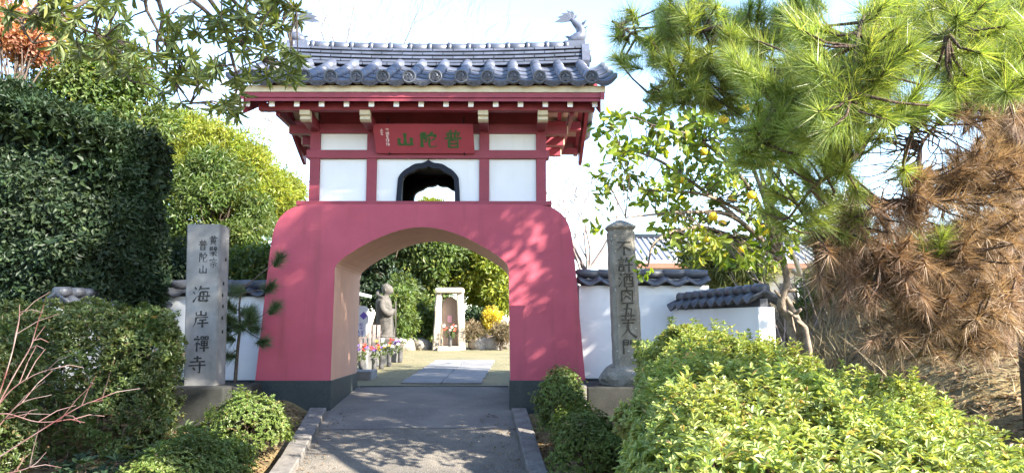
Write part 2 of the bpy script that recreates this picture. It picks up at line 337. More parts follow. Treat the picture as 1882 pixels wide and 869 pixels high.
# strokes on a 100 x 100 square, y down; a trailing ~ marks a stroke that thins to a point, = corners stay sharp
CH = {
'\u5c71': '50,10 51,80|16,42 17,82|16,81 86,79|86,38 87,84',
'\u9640': '14,10 15,94|14,13 38,12 25,36=|25,36 40,48 36,62 24,62~|68,3 73,15|48,24 45,37|48,24 95,22 88,36=|88,42 60,60~|58,38 57,82 66,91 94,88 96,72~',
'\u666e': '34,2 40,14|68,2 60,14~|12,20 88,18|40,20 40,44|60,20 60,44|20,27 28,38|80,26 72,38~|4,47 96,45|28,57 28,98|28,57 74,56 74,98=|28,76 74,75|28,95 74,94',
'\u6d77': '12,10 23,22|4,36 16,46|6,92 26,60~|48,3 34,32~|42,19 94,16|46,36 38,84|46,36 86,34 80,90 70,86=~|30,60 99,57|60,42 66,53|58,64 64,76|37,84 90,82',
'\u5cb8': '50,2 50,28|22,10 22,29 80,28=|80,9 80,30|18,42 92,39|22,42 19,70 5,96~|40,56 84,53|30,75 96,72|61,55 61,99',
'\u79aa': '24,4 31,14|6,25 43,22 8,62=~|26,44 26,98|34,46 44,57|50,8 51,24|50,8 67,7 66,24=|51,23 66,22|76,8 77,24|76,8 95,7 94,24=|77,23 94,22|54,33 55,63|54,33 91,32 90,63=|54,47 90,46|55,62 90,61|72,32 72,99|43,77 101,74',
'\u5bfa': '30,16 74,14|51,2 51,33|10,35 94,32|4,55 98,51|65,38 66,93 53,87=~|28,64 40,78',
'\u9ec4': '20,13 82,11|36,3 37,27|64,3 63,27|4,28 96,25|26,39 27,71|26,39 77,38 76,71=|26,54 76,53|27,69 76,68|50,27 50,70|38,76 18,95~|60,76 82,93',
'\u6a97': '13,6 42,5 41,18=|14,18 41,17|13,6 6,46~|18,27 18,43|18,27 40,26 39,43=|18,42 39,41|70,0 75,8|54,11 95,9|62,13 66,22|87,12 80,22|50,27 98,25|56,37 93,36|74,26 74,49|6,62 94,59|50,50 50,99|48,63 12,92~|52,63 90,92',
'\u5b97': '50,0 55,12|12,20 9,33|12,21 90,18 83,32=~|28,40 75,37|8,58 94,55|51,57 51,95 41,90=~|30,69 16,88~|68,67 86,84',
'\u4e0d': '6,15 94,12|56,15 8,68~|50,40 50,98|58,44 92,66',
'\u8a31': '24,2 31,12|4,21 47,19|12,34 40,33|12,48 40,47|12,60 12,92|12,60 41,59 40,92=|12,90 40,89|64,4 50,38~|58,24 96,21|46,53 100,50|75,24 75,99',
'\u9152': '12,10 23,22|4,36 16,46|6,92 26,60~|34,13 98,10|40,31 41,95|40,31 93,30 92,95=|58,12 56,52 46,64~|74,12 74,52 86,54|44,74 90,73|41,93 92,92',
'\u8089': '18,26 18,97|18,27 86,25 86,94 76,90=~|50,4 48,30 28,54~|52,34 76,51|48,56 28,83~|50,58 76,79',
'\u4e94': '10,13 90,11|50,12 38,91|22,47 75,45 70,91=|2,93 98,90',
'\u8f9b': '50,0 55,10|10,19 90,17|30,24 37,38|72,23 64,38~|4,45 96,43|14,65 86,63|50,44 50,99',
'\u5165': '46,8 40,50 6,94~|40,28 60,66 97,94',
'\u9580': '12,8 12,97|12,8 42,7 42,37=|12,22 42,21|12,36 42,35|88,7 88,94 78,90=~|58,8 58,37|58,8 88,7|58,22 88,21|58,36 88,35',
# the small signature column, too blurred to read: the marks as they look
'sig1': '50,0 54,14|10,24 92,20|40,40 20,70~|60,38 84,68', 'sig2': '20,10 30,20|8,34 44,30 14,66=~|30,50 30,98|56,14 94,12|56,12 54,96|74,30 92,28 88,90=|56,54 90,52',
'sig3': '46,4 50,40|14,20 84,16|20,44 80,40 30,70=~|24,84 88,78|54,60 56,98', 'sig4': '20,4 14,40|14,40 40,36 16,70=~|52,10 96,8|60,26 88,24 60,50=|50,62 98,58|70,40 74,98|20,70 38,92',
'sig5': '18,8 30,20|8,40 36,36|24,44 24,90|54,6 50,30|46,34 98,30|60,48 92,46 90,92=|60,48 60,94|60,70 90,68', 'sig6': '50,6 52,74|24,34 26,74|10,78 92,72|52,40 80,38',
'mark': '30,20 70,60|60,10 30,70~',
}
def brush(mb, ch, o, u, v, nrm, size, wd=.1, depth=.004, aspect=1.0):
    """adds character ch: o = top-left corner, u = right, v = down unit vectors, size in metres"""
    o, u, v, nrm = Vector(o), Vector(u), Vector(v), Vector(nrm); lift = 0
    for st in CH[ch].split('|'):
        taper = st.endswith('~'); st = st.rstrip('~'); sharp = st.endswith('='); st = st.rstrip('=')
        taper = taper or '~' in st
        pts = [tuple(float(q) / 100 for q in p.split(',')) + (0,) for p in st.split()]
        if sharp:
            pl = []
            for a, b in zip(pts[:-1], pts[1:]): pl += cr_spline([a, b], 5)[:-1]
            pl.append(Vector(pts[-1]))
        else: pl = cr_spline(pts, 6)
        n = len(pl); vert = abs(pl[-1].y - pl[0].y) > abs(pl[-1].x - pl[0].x)
        base = wd * (1.08 if vert else .78) * random.uniform(.88, 1.12)
        L, Rr = [], []
        for i, p in enumerate(pl):
            d = (pl[min(i + 1, n - 1)] - pl[max(i - 1, 0)]); d.normalize() if d.length else None
            t = i / (n - 1)
            wv = base * (1.15 - .55 * math.sin(math.pi * min(1, t * 1.02)) ** 1.0 * .8)
            if t < .12: wv *= .62 + t * 3.1
            if taper: wv *= max(.12, 1 - t ** 1.7)
            elif t > .93: wv *= .8
            nn = Vector((-d.y, d.x, 0)) * wv * .5
            L.append(p + nn); Rr.append(p - nn)
        poly = L + Rr[::-1]
        lift += .00025
        top = [o + u * (p.x * size * aspect) + v * (p.y * size) + nrm * (depth + lift) for p in poly]
        bot = [o + u * (p.x * size * aspect) + v * (p.y * size) - nrm * .004 for p in poly]
        m = len(poly)
        fs = [(i, i + 1, m - 2 - i, m - 1 - i) for i in range(n - 1)]
        fs += [(i, (i + 1) % m, (i + 1) % m + m, i + m) for i in range(m)]
        mb.add(top + bot, fs)

# ================================================================== SETTING
def sheet(name, xs, ys, zf, mat, dz=0.0):
    X, Y = np.meshgrid(xs, ys); Z = zf(X, Y) + dz
    V = np.stack([X, Y, Z], -1).reshape(-1, 3); nx = len(xs); ny = len(ys)
    i = np.arange((ny - 1) * (nx - 1)); r = i // (nx - 1); c = i % (nx - 1); a = r * nx + c
    o = mesh_np(name, V, np.stack([a, a + 1, a + nx + 1, a + nx], 1), mat, None, True)
    return o
xs = np.unique(np.concatenate([np.linspace(-1500, -30, 12), np.linspace(-30, -8, 23), np.linspace(-8, 9, 137), np.linspace(9, 30, 22), np.linspace(30, 1500, 12)]))
ys = np.unique(np.concatenate([np.linspace(-300, -10, 8), np.linspace(-10, 2, 13), np.linspace(2, 14, 121), np.linspace(14, 40, 53), np.linspace(40, 2000, 20)]))
g = sheet('ground', xs, ys, lambda x, y: ground_z(x, y) - .03 - .05 * np.exp(-((x + 1.1) / 1.35) ** 6) * (y < 12.4), M['soil']); tag(g, kind='structure')

def path_sheet():
    rows = np.concatenate([np.linspace(1.0, 7.2, 20), np.linspace(7.3, 12.22, 50)]); V = []; nx = 15
    for y in rows:
        d = max(0, 10.4 - y); l, r = -2.30 + d * .0745 - .03, .045 + d * .068 + .03
        if y > 10.35: l, r = -2.30, .06
        for k in range(nx):
            t = k / (nx - 1); x = l + (r - l) * t
            V.append((x, y, path_z(y) + .012 * math.sin(3.1 * y) * math.sin(2 * x) * .3 + .01 * (1 - (2 * t - 1) ** 2)))
    F = [(j * nx + i, j * nx + i + 1, (j + 1) * nx + i + 1, (j + 1) * nx + i) for j in range(len(rows) - 1) for i in range(nx - 1)]
    cut = [f for f in F if V[f[0]][1] < 9.55]; rest = [f for f in F if V[f[0]][1] >= 9.55]
    V2 = [(x, y, z + .004) for x, y, z in V]
    return mesh_np('path', V, cut, M['asphalt'], None, True), mesh_np('passage_floor', V2, rest, M['passage'], None, True)
for o_ in path_sheet(): tag(o_, kind='structure')
y_ = sheet('yard', np.linspace(-9, 7, 33), np.linspace(12.3, 30, 60), lambda x, y: path_z(y) + .012 * np.sin(x * 2.2) * np.sin(y * 1.7), M['yard'], .0); tag(y_, kind='structure')
# drain strip at the back of the passage
tag(MB().box(-2.24, 0.02, 12.2, 12.32, .60, .668).build('threshold_strip', M['concrete']), kind='structure')
# slab walk in the yard
slabs = tag(bpy.data.objects.new('slab_walk', None), kind='structure'); col.objects.link(slabs); slabs.location = (-1, 12.6, .67)
for i in range(6):
    y0 = 12.66 + i * .78; z0, z1 = float(path_z(y0)) + .025, float(path_z(y0 + .77)) + .025
    sx = (y0 - 12.6) * .033
    for k in range(2):
        xa = -1.68 + sx + k * .645; xb = xa + .635
        mb = MB(); mb.add([(xa, y0, z0 - .08), (xb, y0, z0 - .08), (xb, y0 + .765, z1 - .08), (xa, y0 + .765, z1 - .08), (xa, y0, z0), (xb, y0, z0), (xb, y0 + .765, z1), (xa, y0 + .765, z1)],
            [(0, 3, 2, 1), (4, 5, 6, 7), (0, 1, 5, 4), (1, 2, 6, 5), (2, 3, 7, 6), (3, 0, 4, 7)]); mb.build('paving_slab', M['slab'], slabs)
# kerbs
for side in (-1, 1):
    kb = bpy.data.objects.new('kerb', None); col.objects.link(kb); kb['kind'] = 'structure'; kb.location = (-2.3 if side < 0 else .1, 10, .4)
    y0 = 10.22
    while y0 > 2.5:
        ln = .6 if side < 0 else .75; ya = y0 - ln + .012; V = []
        for y in (ya, y0):
            d = 10.4 - y; xi = (-2.30 + d * .0745) if side < 0 else (.045 + d * .068)
            h = float(path_z(y)) + .085 + random.uniform(-.006, .006)
            jx = random.uniform(-.008, .008); xa, xb = (xi - .215 + jx, xi + jx) if side < 0 else (xi + jx, xi + .19 + jx)
            b = .012
            V += [(xa, y, h - .3), (xb, y, h - .3), (xb, y, h - b), (xb - b, y, h), (xa + b, y, h), (xa, y, h - b)]
        n = 6
        MB().add(V, [tuple(range(n - 1, -1, -1)), tuple(range(n, 2 * n))] + [(i, (i + 1) % n, (i + 1) % n + n, i + n) for i in range(n)]).build('kerb_stone', M['kerb'], kb)
        y0 -= ln

# ================================================================== THE GATE
GX = -1.125                     # middle of the passage
UX = -1.085                     # middle of the upper storey
gate = thing('temple_gate', 'rose red temple gate with arched passage and grey tiled roof', 'gate', (GX, 11.3, .5))
YF, YB = 10.4, 12.2
# arch outline, half, from bottom to apex (offset x, z)
arch = [(1.166, .872), (1.160, 1.4), (1.152, 1.9), (1.148, 2.30), (1.142, 2.345), (1.122, 2.385), (1.085, 2.425), (.99, 2.50), (.86, 2.585), (.72, 2.665), (.57, 2.737), (.42, 2.797), (.27, 2.842), (.13, 2.868), (0, 2.878)]
AL = [(GX - a, z) for a, z in arch]; AR = [(GX + a, z) for a, z in arch[::-1]]
outl = [(2.143, .872), (2.10, 1.4), (2.055, 2.0), (2.015, 2.5), (1.985, 2.76), (1.965, 2.86), (1.925, 2.96), (1.86, 3.05), (1.77, 3.12), (1.66, 3.165), (1.5, 3.18)]
OL = [(GX - a, z) for a, z in outl]; OR = [(GX + a, z) for a, z in outl[::-1]]
inner = AL + AR[1:]; outer = OL + OR
def ring_wall(mb, inner, outer, y0, y1):
    """front and back faces between an inner and an outer open outline, and the outer skin"""
    def resample(pl, n):
        d = [0]
        for a, b in zip(pl[:-1], pl[1:]): d.append(d[-1] + math.hypot(b[0] - a[0], b[1] - a[1]))
        t = np.linspace(0, d[-1], n); return list(zip(np.interp(t, d, [p[0] for p in pl]), np.interp(t, d, [p[1] for p in pl])))
    i_ = inner; n = len(i_); o_ = resample(outer, n * 2)
    # match each inner vertex to outer by parameter
    oo = resample(outer, n)
    vs = []
    for y in (y0, y1):
        vs += [(x, y, z) for x, z in i_] + [(x, y, z) for x, z in oo]
    k = 2 * n
    fs = [(j, j + 1, n + j + 1, n + j) for j in range(n - 1)] + [(k + j, k + n + j, k + n + j + 1, k + j + 1) for j in range(n - 1)]
    fs += [(n + j, n + j + 1, k + n + j + 1, k + n + j) for j in range(n - 1)]
    fs += [(0, n, k + n, k), (n - 1, k + n - 1, k + 2 * n - 1, 2 * n - 1)]
    mb.add(vs, fs)
def dense(pl, step=.07):
    out = [pl[0]]
    for a, b in zip(pl[:-1], pl[1:]):
        n = max(1, int(math.hypot(b[0] - a[0], b[1] - a[1]) / step))
        out += [(a[0] + (b[0] - a[0]) * k / n, a[1] + (b[1] - a[1]) * k / n) for k in range(1, n + 1)]
    return out
mb = MB(); ring_wall(mb, dense(inner), outer, YF, YB); ob = mb.build('base_wall', M['red'], gate)
# rounded arris round the opening and the pale lining of the passage
lin = dense(inner, .07); mb = MB()
for j in range(len(lin) - 1):
    (xa, za), (xb, zb) = lin[j], lin[j + 1]
    mb.add([(xa, YF + .004, za), (xb, YF + .004, zb), (xb, YB - .004, zb), (xa, YB - .004, za)], [(0, 1, 2, 3)], True)
mb.build('passage_lining', M['lining'], gate)
for sgn in (-1, 1):
    xi, xo = GX + sgn * 1.155, GX + sgn * 2.155
    MB().box(min(xi, xo), max(xi, xo), YF - .014, YB + .014, .2, .872, .006).build('granite_plinth', M['granite'], gate)
MB().box(GX - 1.70, GX + 1.72, YF + .05, YB - .05, 3.176, 3.235, .008).build('ledge', M['redwood'], gate)

# ---- upper storey
UF, UB = 10.62, 11.98
PXO = [-1.55, -.77, .77, 1.55]; pw = .068
for yy in (UF, UB):
    for a in PXO: MB().box(UX + a - pw, UX + a + pw, yy, yy + .14, 3.235, 4.34, .006).build('post', M['redwood'], gate)
for s in (-1, 1):
    MB().box(UX + s * 1.55 - pw, UX + s * 1.55 + pw, 11.23, 11.37, 3.235, 4.34, .006).build('post', M['redwood'], gate)
for (y0, y1) in ((UF - .018, UF + .158), (UB - .018, UB + .158)):
    MB().box(UX - 1.66, UX + 1.66, y0, y1, 3.85, 3.965, .006).build('tie_beam', M['redwood'], gate)
    MB().box(UX - 1.64, UX + 1.64, y0 + .01, y1 - .01, 4.205, 4.335, .006).build('head_beam', M['redwood'], gate)
for s in (-1, 1):
    x = UX + s * 1.55
    MB().box(x - .085, x + .085, UF + .16, UB - .02, 3.855, 3.96, .005).build('side_beam', M['redwood'], gate)
    MB().box(x - .075, x + .075, UF + .15, UB - .01, 4.21, 4.33, .005).build('side_beam', M['redwood'], gate)
def panel(x0, x1, y0, y1, z0, z1): MB().box(x0, x1, y0, y1, z0, z1, .004).build('plaster_panel', M['white'], gate)
for yy in (UF + .045, UB + .045):
    for a, b in ((-1.55, -.77), (.77, 1.55)):
        panel(UX + a + pw, UX + b - pw, yy, yy + .05, 3.236, 3.848); panel(UX + a + pw, UX + b - pw, yy, yy + .05, 3.966, 4.204)
    panel(UX - .77 + pw, UX + .77 - pw, yy, yy + .05, 3.966, 4.204)
for s in (-1, 1):
    x = UX + s * 1.55
    for a, b in ((UF + .14, 11.23), (11.37, UB)):
        panel(x - .025, x + .025, a, b, 3.236, 3.853); panel(x - .025, x + .025, a, b, 3.962, 4.208)
# ogee window: half outlines (offset from middle in m, z)
wo = [(.437, 3.236), (.428, 3.40), (.416, 3.575), (.395, 3.62), (.358, 3.665), (.315, 3.703), (.27, 3.728), (.235, 3.752), (.19, 3.777), (.14, 3.787), (.09, 3.790), (.05, 3.803), (.02, 3.822), (0, 3.842)]
wi = [(.366, 3.236), (.362, 3.40), (.352, 3.555), (.335, 3.60), (.30, 3.632), (.255, 3.650), (.215, 3.664), (.18, 3.695), (.14, 3.712), (.09, 3.712), (.05, 3.716), (.02, 3.73), (0, 3.747)]
def full(h, cx): return [(cx - a, z) for a, z in h] + [(cx + a, z) for a, z in h[::-1][1:]]
WX = UX + .005
for yy, t in ((UF + .045, 0), (UB + .045, 1)):
    o_ = full(wo, WX); n = len(o_)
    x0, x1 = UX - .77 + pw, UX + .77 - pw
    poly = [(x1, 3.237), (x1, 3.848), (WX, 3.848), (x0, 3.848), (x0, 3.237)]
    # panel with the window cut out: a fan of quads from opening to frame
    mb = MB()
    def edge_pt(p):
        dx, dz = p[0] - WX, p[1] - 3.237
        if dz < .01: return (x0 if dx < 0 else x1, 3.237)
        k = min((abs((x1 - WX) / dx) if dx > 0 else abs((x0 - WX) / dx)) if abs(dx) > 1e-6 else 9, .611 / dz)
        return (WX + dx * k, 3.237 + dz * k)
    ins = dense(o_, .05); outs = [edge_pt(p) for p in ins]
    for c in ((x0, 3.848), (x1, 3.848)):
        j = min(range(len(outs)), key=lambda q: (outs[q][0] - c[0]) ** 2 + (outs[q][1] - c[1]) ** 2); outs[j] = c
    m = len(ins); vs = [(x, y, z) for y in (yy, yy + .05) for x, z in ins] + [(x, y, z) for y in (yy, yy + .05) for x, z in outs]
    fs = [(j, j + 1, 2 * m + j + 1, 2 * m + j) for j in range(m - 1)] + [(m + j, m + j + 1, 3 * m + j + 1, 3 * m + j) for j in range(m - 1)] + [(j, j + 1, m + j + 1, m + j) for j in range(m - 1)]
    mb.add(vs, fs); mb.build('plaster_panel', M['white'], gate)
    if t: MB().add([(x, y - .01 - (.03 if q < m or 2 * m <= q < 3 * m else .045), z) for q, (x, y, z) in enumerate(vs)], fs).build('loft_shade_lining', M['interior'], gate)  # near-black sheet added over the rear panel as painted shade
    # frame
    i_ = full(wi, WX); io = full(wo, WX); mb = MB()
    def rs(pl, n):
        d = [0]
        for a, b in zip(pl[:-1], pl[1:]): d.append(d[-1] + math.hypot(b[0] - a[0], b[1] - a[1]))
        t_ = np.linspace(0, d[-1], n); return list(zip(np.interp(t_, d, [p[0] for p in pl]), np.interp(t_, d, [p[1] for p in pl])))
    a_, b_ = rs(i_, 61), rs(io, 61); m = 61; ya, yb = yy - .035, yy + .085
    vs = [(x, ya, z) for x, z in a_] + [(x, ya, z) for x, z in b_] + [(x, yb, z) for x, z in a_] + [(x, yb, z) for x, z in b_]
    fs = []
    for j in range(m - 1):
        fs += [(j, j + 1, m + j + 1, m + j), (2 * m + j, 3 * m + j, 3 * m + j + 1, 2 * m + j + 1), (j, 2 * m + j, 2 * m + j + 1, j + 1), (m + j, m + j + 1, 3 * m + j + 1, 3 * m + j)]
    mb.add(vs, fs); mb.build('ogee_window_frame', M['black'], gate)
MB().box(UX - 1.47, UX + 1.47, UF + .1, UB, 3.853, 3.88).build('loft_shade_ceiling', M['interior'], gate)  # ceiling set low so its near-black underside paints the loft's shade
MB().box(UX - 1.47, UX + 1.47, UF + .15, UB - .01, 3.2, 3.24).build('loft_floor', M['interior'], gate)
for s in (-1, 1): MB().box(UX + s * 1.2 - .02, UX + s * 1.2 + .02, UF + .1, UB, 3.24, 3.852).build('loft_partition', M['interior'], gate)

# ---- roof
RY0, RYM = 9.72, 11.37; RYE = 2 * RYM - RY0          # front eave, ridge, rear eave
def rz(y):
    s = (y - RY0) if y <= RYM else (RYE - y)
    return 4.640 + .40 * s + .040 * s * s
def slope(y): s = (y - RY0); return math.atan(.40 + .08 * s)
GL, GR = -3.40, 1.235                                   # gable edges
# deck
def strip_x(mb, ylist, zoff, thick, x0, x1):
    top = [(y, rz(y) + zoff) for y in ylist]; poly = top + [(y, z - thick) for y, z in top[::-1]]; mb.prism_x(poly, x0, x1)
ydeck = list(np.linspace(RY0 + .1, RYE - .1, 21))
mb = MB(); n = len(ydeck)
vs = [(x, y, rz(y) - .230 - d) for x in (GL + .05, GR - .05) for d in (0, .03) for y in ydeck]
fs = [(j, j + 1, 2 * n + j + 1, 2 * n + j) for j in range(n - 1)] + [(n + j, n + j + 1, 3 * n + j + 1, 3 * n + j) for j in range(n - 1)] + [(j, j + 1, n + j + 1, n + j) for j in range(n - 1)] + [(2 * n + j, 2 * n + j + 1, 3 * n + j + 1, 3 * n + j) for j in range(n - 1)] + [(0, n, 3 * n, 2 * n), (n - 1, 2 * n - 1, 4 * n - 1, 3 * n - 1)]
mb.add(vs, fs); mb.build('roof_deck', M['redwood'], gate)
for xa_, xb_ in ((GL + .06, UX - 1.62), (UX + 1.62, GR - .06)):
    mb = MB(); vs = [(x, y, rz(y) - .263 - d) for x in (xa_, xb_) for d in (0, .008) for y in ydeck[3:-3]]; n_ = len(ydeck) - 6
    mb.add(vs, [(j, j + 1, 2 * n_ + j + 1, 2 * n_ + j) for j in range(n_ - 1)] + [(n_ + j, n_ + j + 1, 3 * n_ + j + 1, 3 * n_ + j) for j in range(n_ - 1)]); mb.build('verge_soffit', M['cream'], gate)
# rafters with white ends, front and rear
def bar_curve(ys_, zo, x0, x1, h):
    n = len(ys_); vs = [(x, y, rz(y) + zo - d) for x in (x0, x1) for d in (0, h) for y in ys_]; m = n
    fs = [(j, j + 1, 2 * m + j + 1, 2 * m + j) for j in range(m - 1)] + [(m + j, m + j + 1, 3 * m + j + 1, 3 * m + j) for j in range(m - 1)] + [(j, j + 1, m + j + 1, m + j) for j in range(m - 1)] + [(2 * m + j, 2 * m + j + 1, 3 * m + j + 1, 3 * m + j) for j in range(m - 1)] + [(0, m, 3 * m, 2 * m), (m - 1, 2 * m - 1, 4 * m - 1, 3 * m - 1)]
    return vs, fs
for i in range(15):
    x = -3.345 + i * .3196
    for rear in (0, 1):
        yl = [9.905 + k * .28 for k in range(6)]
        if rear: yl = [2 * RYM - y for y in yl]
        vs, fs = bar_curve(yl, -.264, x - .027, x + .027, .07)
        # let the outer end come level with the eave
        rf = MB().add(vs, fs).build('rafter', M['redwood'], gate)
        ye = yl[0]; s = 1 if not rear else -1; zc = rz(ye) - .299
        MB().box(x - .035, x + .035, ye - .014 if not rear else ye - .003, ye + .003 if not rear else ye + .014, zc - .048, zc + .036, .003).build('rafter_end', M['whitepaint'], rf)
# eave boards
for rear in (0, 1):
    def yb(a, b): return (a, b) if not rear else (2 * RYM - b, 2 * RYM - a)
    a, b = yb(9.80, 9.86); MB().box(GL - .02, GR + .02, a, b, 4.535, 4.622, .005).build('eave_board', M['cream'], gate)
    a, b = yb(9.815, 9.875); MB().box(GL - .012, GR + .012, a, b, 4.468, 4.534, .005).build('fascia', M['redwood'], gate)
    a, b = yb(9.835, 9.885); MB().box(GL + .01, GR - .01, a, b, 4.438, 4.467, .004).build('fascia_strip', M['redwood'], gate)
    a, b = yb(10.03, 10.15); MB().box(GL + .16, GR - .09, a, b, 4.362, 4.458, .006).build('eave_purlin', M['redwood'], gate)
# purlins over the walls and under the ridge
MB().box(GL + .09, GR - .09, UF + .005, UF + .135, 4.60, 4.74, .006).build('wall_purlin', M['redwood'], gate)
MB().box(GL + .09, GR - .09, UB + .005, UB + .135, 4.60, 4.74, .006).build('wall_purlin', M['redwood'], gate)
MB().box(GL + .07, GR - .07, RYM - .08, RYM + .08, 4.91, 5.07, .006).build('ridge_purlin', M['redwood'], gate)
# wall between head beam and deck, front, rear and gables
for yy in (UF + .05, UB + .05): MB().box(UX - 1.5, UX + 1.5, yy, yy + .05, 4.33, 4.80).build('upper_board', M['redwood'], gate)
for s in (-1, 1):
    x = UX + s * 1.55
    MB().prism_x([(UF + .05, 4.32), (UB + .09, 4.32), (UB + .09, rz(UB) - .275), (RYM, rz(RYM) - .275), (UF + .05, rz(UF) - .275)], x - .02, x + .02).build('gable_panel', M['white'], gate)
    MB().box(x - .05, x + .05, RYM - .06, RYM + .06, 4.33, 4.91, .005).build('king_post', M['redwood'], gate)
    # tie beams poking out of the gable with pale painted ends
    for yy in (UF + .01, RYM - .06, UB + .01):
        xa, xb = (x + .07, x + .36) if s > 0 else (x - .36, x - .07)
        bb = MB().box(xa, xb, yy, yy + .12, 4.20, 4.32, .005).build('beam_nose', M['redwood'], gate)
        xe = xb if s > 0 else xa
        MB().box(min(xe, xe + s * .012), max(xe, xe + s * .012), yy + .006, yy + .114, 4.206, 4.314, .002).build('nose_cap', M['cream'], bb)
    # short cross beam under the verge
    MB().box(*( (x + .36, x + .42) if s > 0 else (x - .42, x - .36)), UF - .45, UB + .5, 4.325, 4.42, .005).build('verge_beam', M['redwood'], gate)
# bracket arms under the eave purlin
def nose_poly(y0, y1, zt, zb):
    return [(y0, zt), (y1, zt), (y1, zt - .055), (y1 + .03, zt - .07), (y1 + .015, zt - .10), (y1 + .055, zb), (y0, zb)]
for yy, s in ((UF, 1), (UB + .14, -1)):
    for a in PXO:
        x = UX + a
        br = MB().box(x - .06, x + .06, min(yy - s * .02, yy - s * .46), max(yy - s * .02, yy - s * .46), 4.225, 4.36, .005).build('bracket_arm', M['redwood'], gate)
        yn = yy - s * .47
        pts = [(0, 0), (0, .135), (-.13, .135), (-.13, .075), (-.085, .06), (-.10, .02), (-.06, 0)]
        MB().prism_x([(yn + s * (-p[0]) * -1, 4.226 + p[1]) for p in pts], x - .066, x + .066).build('bracket_nose', M['cream'], br)
# bargeboards
for x0, x1 in ((GL - .005, GL + .045), (GR - .045, GR + .005)):
    vs, fs = bar_curve(list(np.linspace(9.79, 2 * RYM - 9.79, 25)), -.135, x0, x1, .29)
    bb = MB().add(vs, fs).build('bargeboard', M['redwood'], gate)
    for ye in (9.775, 2 * RYM - 9.785): MB().box(x0 - .003, x1 + .003, ye, ye + .012, rz(9.79) - .423, rz(9.79) - .235, .002).build('board_end', M['whitepaint'], bb)

# ---- roof tiles
NR = 14; PITCHX = .3308; X0 = 1.07
rows_x = [X0 - i * PITCHX for i in range(NR)]
NC = 4; CL = 1.52 / NC
ycs = [RY0 + .02 + k * (1.50 / NC) for k in range(NC + 1)]
def half_tube_mesh(name, r0, r1, ln, mat, thick=.014):
    mb = MB(); k = 9; vs = []
    for y, r in ((0, r0), (ln, r1)):
        for rr in (r, r - thick):
            for j in range(k):
                a = -.22 + (math.pi + .44) * j / (k - 1); vs.append((rr * math.cos(a), y, rr * math.sin(a)))
    fs = [(j, j + 1, 2 * k + j + 1, 2 * k + j) for j in range(k - 1)] + [(k + j, k + j + 1, 3 * k + j + 1, 3 * k + j) for j in range(k - 1)] + [(j, j + 1, k + j + 1, k + j) for j in range(k - 1)]
    mb.add(vs, fs, True); return mb.mesh(name, mat)
cover_me = half_tube_mesh('cover_tile', .078, .074, .43, M['tile'])
def pan_mesh(name, width, sag, ln, lip=0.0, verge=0):
    mb = MB(); k = 9; vs = []
    def h(t):
        z = sag * ((2 * t - 1) ** 2)
        if verge and t > .5: z = sag * ((2 * t - 1) ** 2) * 1.5
        return z
    for y, up in ((0, .022), (ln, 0)):
        for dz in (0, -.024):
            for j in range(k):
                t = j / (k - 1); vs.append(((t - .5) * width, y, h(t) + dz + up))
    fs = [(j, j + 1, 2 * k + j + 1, 2 * k + j) for j in range(k - 1)] + [(k + j, k + j + 1, 3 * k + j + 1, 3 * k + j) for j in range(k - 1)] + [(j, j + 1, k + j + 1, k + j) for j in range(k - 1)]
    fs += [(0, k, 3 * k, 2 * k), (k - 1, 2 * k - 1, 4 * k - 1, 3 * k - 1)]
    mb.add(vs, fs, True)
    if lip:
        v2 = []
        for y in (-.022, 0.0):
            for dz in (.018, -lip):
                for j in range(k):
                    t = j / (k - 1); v2.append(((t - .5) * width, y, h(t) + dz * (1 if dz > 0 else .55 + .45 * math.sin(math.pi * t))))
        f2 = [(j, j + 1, k + j + 1, k + j) for j in range(k - 1)] + [(2 * k + j, 2 * k + j + 1, 3 * k + j + 1, 3 * k + j) for j in range(k - 1)] + [(j, j + 1, 2 * k + j + 1, 2 * k + j) for j in range(k - 1)] + [(k + j, k + j + 1, 3 * k + j + 1, 3 * k + j) for j in range(k - 1)]
        mb.add(v2, f2)
        for q in range(4):  # low scroll relief on the lip
            t = .2 + q * .2; x = (t - .5) * width; z = h(t) - .018
            mb.tube([(x + .018 * math.cos(a), -.026, z + .011 * math.sin(a)) for a in np.linspace(0, 5, 7)], .004, 4)
    return mb.mesh(name, M['tile'])
pan_me = pan_mesh('pan_tile', .325, .055, .43)
eavepan_me = pan_mesh('eave_pan_tile', .325, .055, .43, lip=.052)
verge_me = pan_mesh('verge_tile', .32, .06, .43, lip=0, verge=1)
vergeeave_me = pan_mesh('verge_eave_tile', .32, .06, .43, lip=.052, verge=1)
# eave disc with three-comma swirl
mb = MB(); r = .090
prof = [(0, -.03), (.064, -.03), (.068, -.046), (.083, -.050), (r, -.042), (r, .02), (.07, .02)]
k = 28; vs = [(a * math.cos(2 * math.pi * j / k), y, a * math.sin(2 * math.pi * j / k)) for a, y in prof[1:] for j in range(k)]
fs = [(i * k + j, i * k + (j + 1) % k, (i + 1) * k + (j + 1) % k, (i + 1) * k + j) for i in range(len(prof) - 2) for j in range(k)] + [tuple(range(k))]
mb.add(vs, fs, True)
for q in range(3):
    a0 = q * 2 * math.pi / 3; pts = []; rad = []
    for j in range(9):
        t = j / 8; a = a0 + t * 2.5; rr = .020 + .036 * t; pts.append((rr * math.cos(a), -.035, rr * math.sin(a))); rad.append(.017 * (1 - t) + .004)
    mb.tube(pts, rad, 6)
ring = [(.060 * math.cos(a), -.033, .060 * math.sin(a)) for a in np.linspace(0, 2 * math.pi, 25)]
mb.tube(ring, .0035, 4, cap=False)
disc_me = mb.mesh('eave_disc', pm('disc_tile', (.085, .092, .11), (.06, .065, .078), 8, .5, .25, 60, var=.12, speck=((.2, .2, .19), 28, .66), dist=.004))
def put(name, me, x, y, z, ang, parent=gate, rzr=0.0): return link(name, me, None, parent, (x, y, z), (ang, random.uniform(-.012, .012), rzr))
